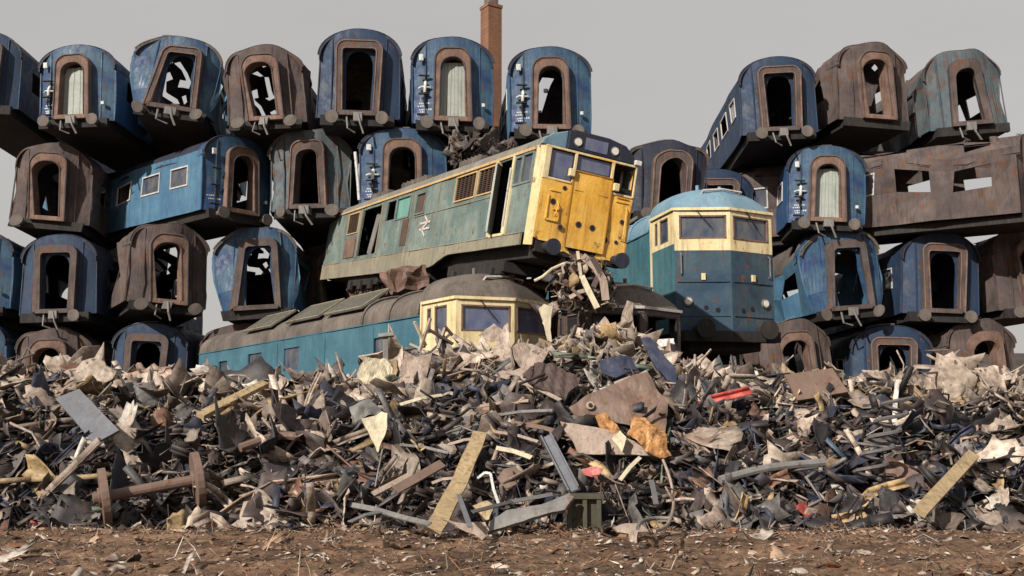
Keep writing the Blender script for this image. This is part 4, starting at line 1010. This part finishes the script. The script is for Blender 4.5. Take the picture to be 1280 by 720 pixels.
bar('thin_rod', 'thin grey rod standing below the point of the triangular sheet', 'rod', [(478,562),(469,608)], .03, .03, 'grey', .4, True)
bar('curved_cable', 'pale looped cable curling at the foot of the heap on the right', 'cable', [(826,568),(838,600),(842,630),(835,655),(818,664)], .05, .05, 'pink', .3, True)
bar('bent_pipe', 'pale grey bent pipe lying low in front of the looped cable', 'pipe', [(842,648),(818,648),(802,652),(797,660)], .06, .06, 'grey', .3, True)
poly_sheet('star_shaped_scrap', 'pink star-shaped torn piece lying on the dirt at the right foot of the heap', 'scrap piece', [(765,660),(780,656),(800,655),(806,662),(816,668),(798,667),(796,682),(788,680),(786,668),(772,665)], 'pink', .12, .05, crump=.04)
poly_sheet('foot_sheet', 'pale crumpled sheet lying at the foot of the heap below the flat girder end', 'sheet metal', [(556,654),(580,657),(606,655),(610,664),(602,674),(594,668),(574,662)], 'pink', .14, .03, crump=.07)
bar('long_bar', 'long pale bar lying almost level at the left foot of the heap', 'bar', [(438,631),(470,637),(500,646),(536,655)], .09, .03, 'grey', .28)
bar('split_board', 'brown split board slanting up to the right, left of the long plank', 'board', [(494,613),(552,580)], .17, .04, 'brown', .36)
bar('split_board', 'narrow pink board crossing beneath the brown split board', 'board', [(466,618),(512,594)], .10, .04, 'pink', .33)
bar('thin_rod', 'blue-grey rod standing steeply just right of the long plank', 'rod', [(571,612),(587,657)], .07, .04, 'bluegrey', .32)
bar('bent_bracket', 'white bent strip bracket right of the long plank', 'bracket', [(597,598),(606,591),(613,592),(617,612),(624,632)], .045, .03, 'white', .4)
poly_sheet('round_plate', 'rounded brown plate halfway between long plank and channel girder', 'steel plate', [(621,598),(630,588),(645,584),(653,594),(646,606),(632,612)], 'brown', .34, .02, crump=.03)
poly_sheet('square_board', 'small tan board low between the long plank and the flat girder', 'board', [(590,632),(608,628),(618,636),(612,650),(604,652),(600,642)], 'tan', .3, .03)
for i, (x0, y0, x1, y1, m_, lab) in enumerate([
    (600,508,660,501,'pink','uppermost pale strip above the top of the long plank'), (614,520,690,513,'grey','level grey strip just right of the plank top'),
    (560,556,600,548,'pink','short pale strip crossing left of the plank top'), (640,528,716,545,'brown','long brown strip sloping towards the flat brown panel'),
    (620,540,672,552,'pink','pale strip under the plank top sloping to the channel girder'), (500,506,552,494,'pale','bent pale bar above the dark hollow at the left'),
    (500,556,560,566,'grey','grey strip lying across the dark hollow at the left'), (590,640,690,618,'dgrey','dark strip resting above the flat girder'),
    (620,560,664,572,'pale','thin pale strip left of the channel girder'), (540,604,566,598,'pink','short pink strip tucked left of the plank'),
    (646,476,700,500,'pink','narrow strip along the lower edge of the ribbed panel'), (775,600,800,572,'pale','pale bent bar below the orange sheets'),
    (814,600,820,630,'dgrey','short dark bar inside the cable loop'), (438,652,475,640,'grey','grey bar at the lower left corner of the heap')]):
    bar('steel_strip', lab, 'steel strip', [(x0,y0), ((x0+x1)/2, (y0+y1)/2 - 2), (x1,y1)], random.uniform(.05,.09), .02, m_, .38, group='loose strips on the heap')
poly_sheet('upright_plate', 'pale upright torn plate standing before the dark gutted cab', 'steel plate', [(774,412),(778,390),(784,376),(792,378),(790,395),(794,414),(786,424)], 'pink', 0, .03, crump=.06, Y=23.3, lean=-.7)
poly_sheet('rounded_sheet', 'pale rounded crumpled sheet just under the lower cab windscreens', 'sheet metal', [(640,438),(655,428),(672,432),(684,442),(676,458),(655,462),(643,452)], 'pink', .35, .03, crump=.08)
poly_sheet('peaked_sheet', 'pale peaked sheet leaning against the lower windscreen', 'sheet metal', [(598,420),(608,412),(618,406),(628,413),(634,422),(615,427)], 'pink', 0, .03, Y=23.2, lean=-.5, crump=.06)
poly_sheet('pyramid_sheet', 'pointed pink sheet on the hump right of the lower cab', 'sheet metal', [(742,412),(756,396),(770,414),(762,424),(746,424)], 'pink', 0, .03, Y=22.9, lean=-.4, crump=.05)
poly_sheet('navy_panel', 'dark navy panel on the right flank of the hump', 'steel panel', [(750,452),(786,446),(796,462),(770,474),(752,466)], 'navy', .3, .03)
poly_sheet('navy_panel', 'long navy panel sloping down to the right below the gutted cab', 'steel panel', [(800,424),(812,424),(845,462),(845,488),(822,462)], 'navy', .34, .04)
poly_sheet('white_sheet', 'small bright white sheet under the empty windows of the gutted cab', 'sheet metal', [(812,424),(842,423),(844,430),(820,434)], 'white', .3, .02)
poly_sheet('tan_mass', 'big tan crumpled sheet at the upper left of the heap', 'sheet metal', [(448,466),(462,450),(480,446),(492,460),(490,486),(474,494),(456,486)], 'pale', .35, .03, crump=.13)
poly_sheet('curled_sheet', 'pink curled sheet beside the big tan one', 'sheet metal', [(500,452),(514,440),(530,444),(540,462),(526,478),(508,470)], 'pink', .35, .03, crump=.13)
# recognisable parts on the flanks of the heap
p = hit(190, 610, .35); mb = MB(); dx = Vector((.8, .35, .15)).normalized()
mb.tube([p-dx*.9, p+dx*.9], .09, 12)
for q in (-.72, .72): mb.tube([p+dx*(q-.06), p+dx*(q+.06)], .46, 26); mb.tube([p+dx*(q-.10), p+dx*(q+.10)], .16, 14)
piece('wheelset', 'rusty railway wheelset lying tilted in the heap at the left', 'wheelset', mb, 'brown', bevel=.01)
p = hit(1085, 600, .35); mb = MB(); mb.tube([p+Vector((.24*math.cos(a*.5), .1+.24*math.sin(a*.5)*.6, a*.022)) + Vector((a*.01,0,0)) for a in range(0, 64)], .035, 6)
piece('coil_spring', 'dark coil spring standing in the heap on the right', 'spring', mb, 'dgrey')
poly_sheet('coach_door', 'faded blue coach door lying flat on the heap at the far left', 'door', [(70,500),(100,488),(150,540),(118,556)], 'bluegrey', .35, .05, crump=.01)
poly_sheet('coach_door', 'brown coach door lying flat on the right side of the heap', 'door', [(980,470),(1040,462),(1060,492),(996,502)], 'brown', .35, .05, crump=.01)
bar('drain_pipe', 'long grey pipe lying across the right side of the heap', 'pipe', [(900,600),(960,585),(1030,578)], .14, .14, 'grey', .35, True)
bar('drain_pipe', 'thick brown pipe lying across the left side of the heap', 'pipe', [(300,560),(350,545),(395,550)], .16, .16, 'brown', .35, True)
bar('timber_beam', 'pale timber beam on the right side of the heap', 'beam', [(1150,640),(1215,570)], .2, .1, 'tan', .35)
bar('timber_beam', 'pale timber beam on the left side of the heap', 'beam', [(250,520),(330,480)], .18, .1, 'tan', .35)
# T bracket
bar('tee_bracket', 'upright pale tee-shaped bracket in front of the blue flank', 'bracket', [(473,420),(492,418)], .10, .06, 'grey', 0, Y=22.6)
bar('bracket_stem', 'pale upright post under the tee bracket by the blue flank', 'post', [(482,420),(482,452)], .11, .06, 'grey', 0, Y=22.65)
# spiky bundle of rods before the side windows of the lower cab
for i, (x0,y0,x1,y1,m_,lab) in enumerate([(518,402,532,432,'pale','thin pale stick at the left of the spiky bundle'), (524,440,538,398,'pink','upright pink stick in the spiky bundle'), (536,412,566,430,'dbrown','thick dark stick across the side window of the lower cab'),
        (548,436,556,410,'pink','short pink stick under the side window'), (530,448,562,418,'dgrey','dark stick slanting up to the right in the bundle'), (512,430,548,446,'pale','pale stick low in the spiky bundle'),
        (556,408,584,440,'dbrown','dark stick at the right of the spiky bundle'), (540,450,580,436,'navy','navy bar at the foot of the spiky bundle')]):
    a_, b_ = at(x0, y0, 22.5+.06*i), at(x1, y1, 22.7+.05*i); mb = MB(); mb.beam(a_, b_, .07 if m_ != 'dbrown' else .12, .05)
    piece('metal_stick', lab, 'scrap stick', mb, m_, group='spiky bundle by the lower cab')
# wreckage hanging under the yellow buffer beam
def hang(name, lab, pts, wd, mat, flat=True, Y0=23.0, Y1=23.0):
    P = [at(x, y, Y0+(Y1-Y0)*i/(len(pts)-1)) for i, (x, y) in enumerate(pts)]; mb = MB()
    if flat:
        for a_, b_ in zip(P[:-1], P[1:]): mb.beam(a_, b_+(b_-a_)*.05, wd, .03, up=(0,-1,.2))
    else: mb.tube(P, wd/2, 7)
    piece(name, lab, 'scrap metal', mb, mat, group='wreckage under the yellow cab')
hang('torn_strip', 'narrow cream strip hanging from the middle of the yellow cab', [(722,314),(724,330),(727,352)], .07, 'pale')
hang('torn_strip', 'long pale strip bending down to the right below the yellow cab', [(728,320),(744,334),(754,350),(757,374)], .17, 'pink')
hang('torn_strip', 'pale strip reaching the hump top below the yellow cab', [(727,345),(735,362),(746,384)], .13, 'pale', Y1=22.8)
hang('pale_pole', 'bent pale pole with bright end left of the hanging strips', [(706,329),(690,336),(678,346),(668,351)], .07, 'pale', False)
hang('pipe_curl', 'curled pale pipe end under the left buffer of the yellow cab', [(716,330),(708,328),(703,334),(705,342)], .06, 'pink', False)
hang('torn_strip', 'flat pale strip lying left below the hanging strips', [(712,372),(724,365),(736,362)], .09, 'pink')
hang('pipe_bend', 'rusty pipe bending below the yellow cab centre', [(712,334),(722,348),(716,362),(728,374)], .09, 'brown', False)
poly_sheet('corner_post', 'bent pale corner post leaning right of the lower cab windscreens', 'post', [(673,386),(680,380),(690,384),(688,412),(690,428),(684,426),(679,404)], 'pale', 0, .05, crump=.02, Y=23.0, lean=-.7)
hang('torn_strip', 'dark strip crossing behind the hanging pale ones', [(740,322),(750,340),(742,358)], .12, 'dbrown')
items = []
for k in range(420):   # shredded metal between the yellow cab and the hump
    f = rng.random(); px = 730+ (rng.normal()*(14+12*f)); py = 326+62*f
    if px > 762+18*f: continue
    c = at(px, py, 23.2+rng.uniform(-.1, .9)); kind = ['sheet','curlsheet','curl','flat','pipe','chunk'][rng.integers(6)]
    s = rng.uniform(.12, .42); M4 = np.eye(4); M4[:3,:3] = rotm(rng.uniform(0,6.28), rng.uniform(-1.2,1.2), rng.uniform(0,6.28))*s; M4[:3,3] = c
    items.append((T[kind][rng.integers(len(T[kind]))], M4, PAL[[0,1,2,3,4,7,9,4,5,3][rng.integers(10)]]))
make_stuff(items, 'shredded_metal', SM, 'shredded metal spilling from under the yellow cab onto the heap')
items = []
for k in range(190):   # tangle between the coach rows
    px = rng.uniform(566, 648); py = rng.uniform(180, 206)
    c = at(px, py, 38.2+rng.uniform(-.4, 1)); kind = ['sheet','sheet','curl','angle','sheet','flat'][rng.integers(6)]
    s = rng.uniform(.3, 1.3)*(.8 if kind == 'sheet' else .7); M4 = np.eye(4); M4[:3,:3] = rotm(rng.uniform(0,6.28), rng.uniform(-1.2,1.2), rng.uniform(0,6.28))*s; M4[:3,3] = c
    items.append((T[kind][rng.integers(len(T[kind]))], M4, PAL[[3,4,5,3,4,2,13,9][rng.integers(8)]]*.7))
make_stuff(items, 'tangled_wreckage', SM, 'dark tangled wreckage wedged between the rows of coaches')
# rusty lump holding the tilted locomotive up on the lower roof
bm = bmesh.new(); bmesh.ops.create_cube(bm, size=1); bmesh.ops.subdivide_edges(bm, edges=bm.edges[:], cuts=7, use_grid_fill=True)
for v in bm.verts: v.co = Vector((v.co.x*1.15, v.co.y*.8, v.co.z*.62)); v.co += Vector((noise.noise(v.co*3), noise.noise(v.co*3+Vector((5,0,0))), noise.noise(v.co*3+Vector((0,7,0)))))*.16
me = bpy.data.meshes.new('packing_block'); bm.to_mesh(me); bm.free(); me.materials.append(SMATS['brick']); ob = bpy.data.objects.new('packing_block', me); C.objects.link(ob)
ob.location = at(508, 350, 29.2); ob.rotation_euler = (0, R(-8), R(22)); tag(ob, 'brick-red crushed block wedged between the two locomotives', 'scrap block')
mb = MB(); mb.tube([at(444,190,38.4), at(447,222,38.4), at(449,250,38.4)], .06, 7); piece('pale_pole', 'pale upright pole beside the second-row blue coach end', 'pole', mb, 'white')
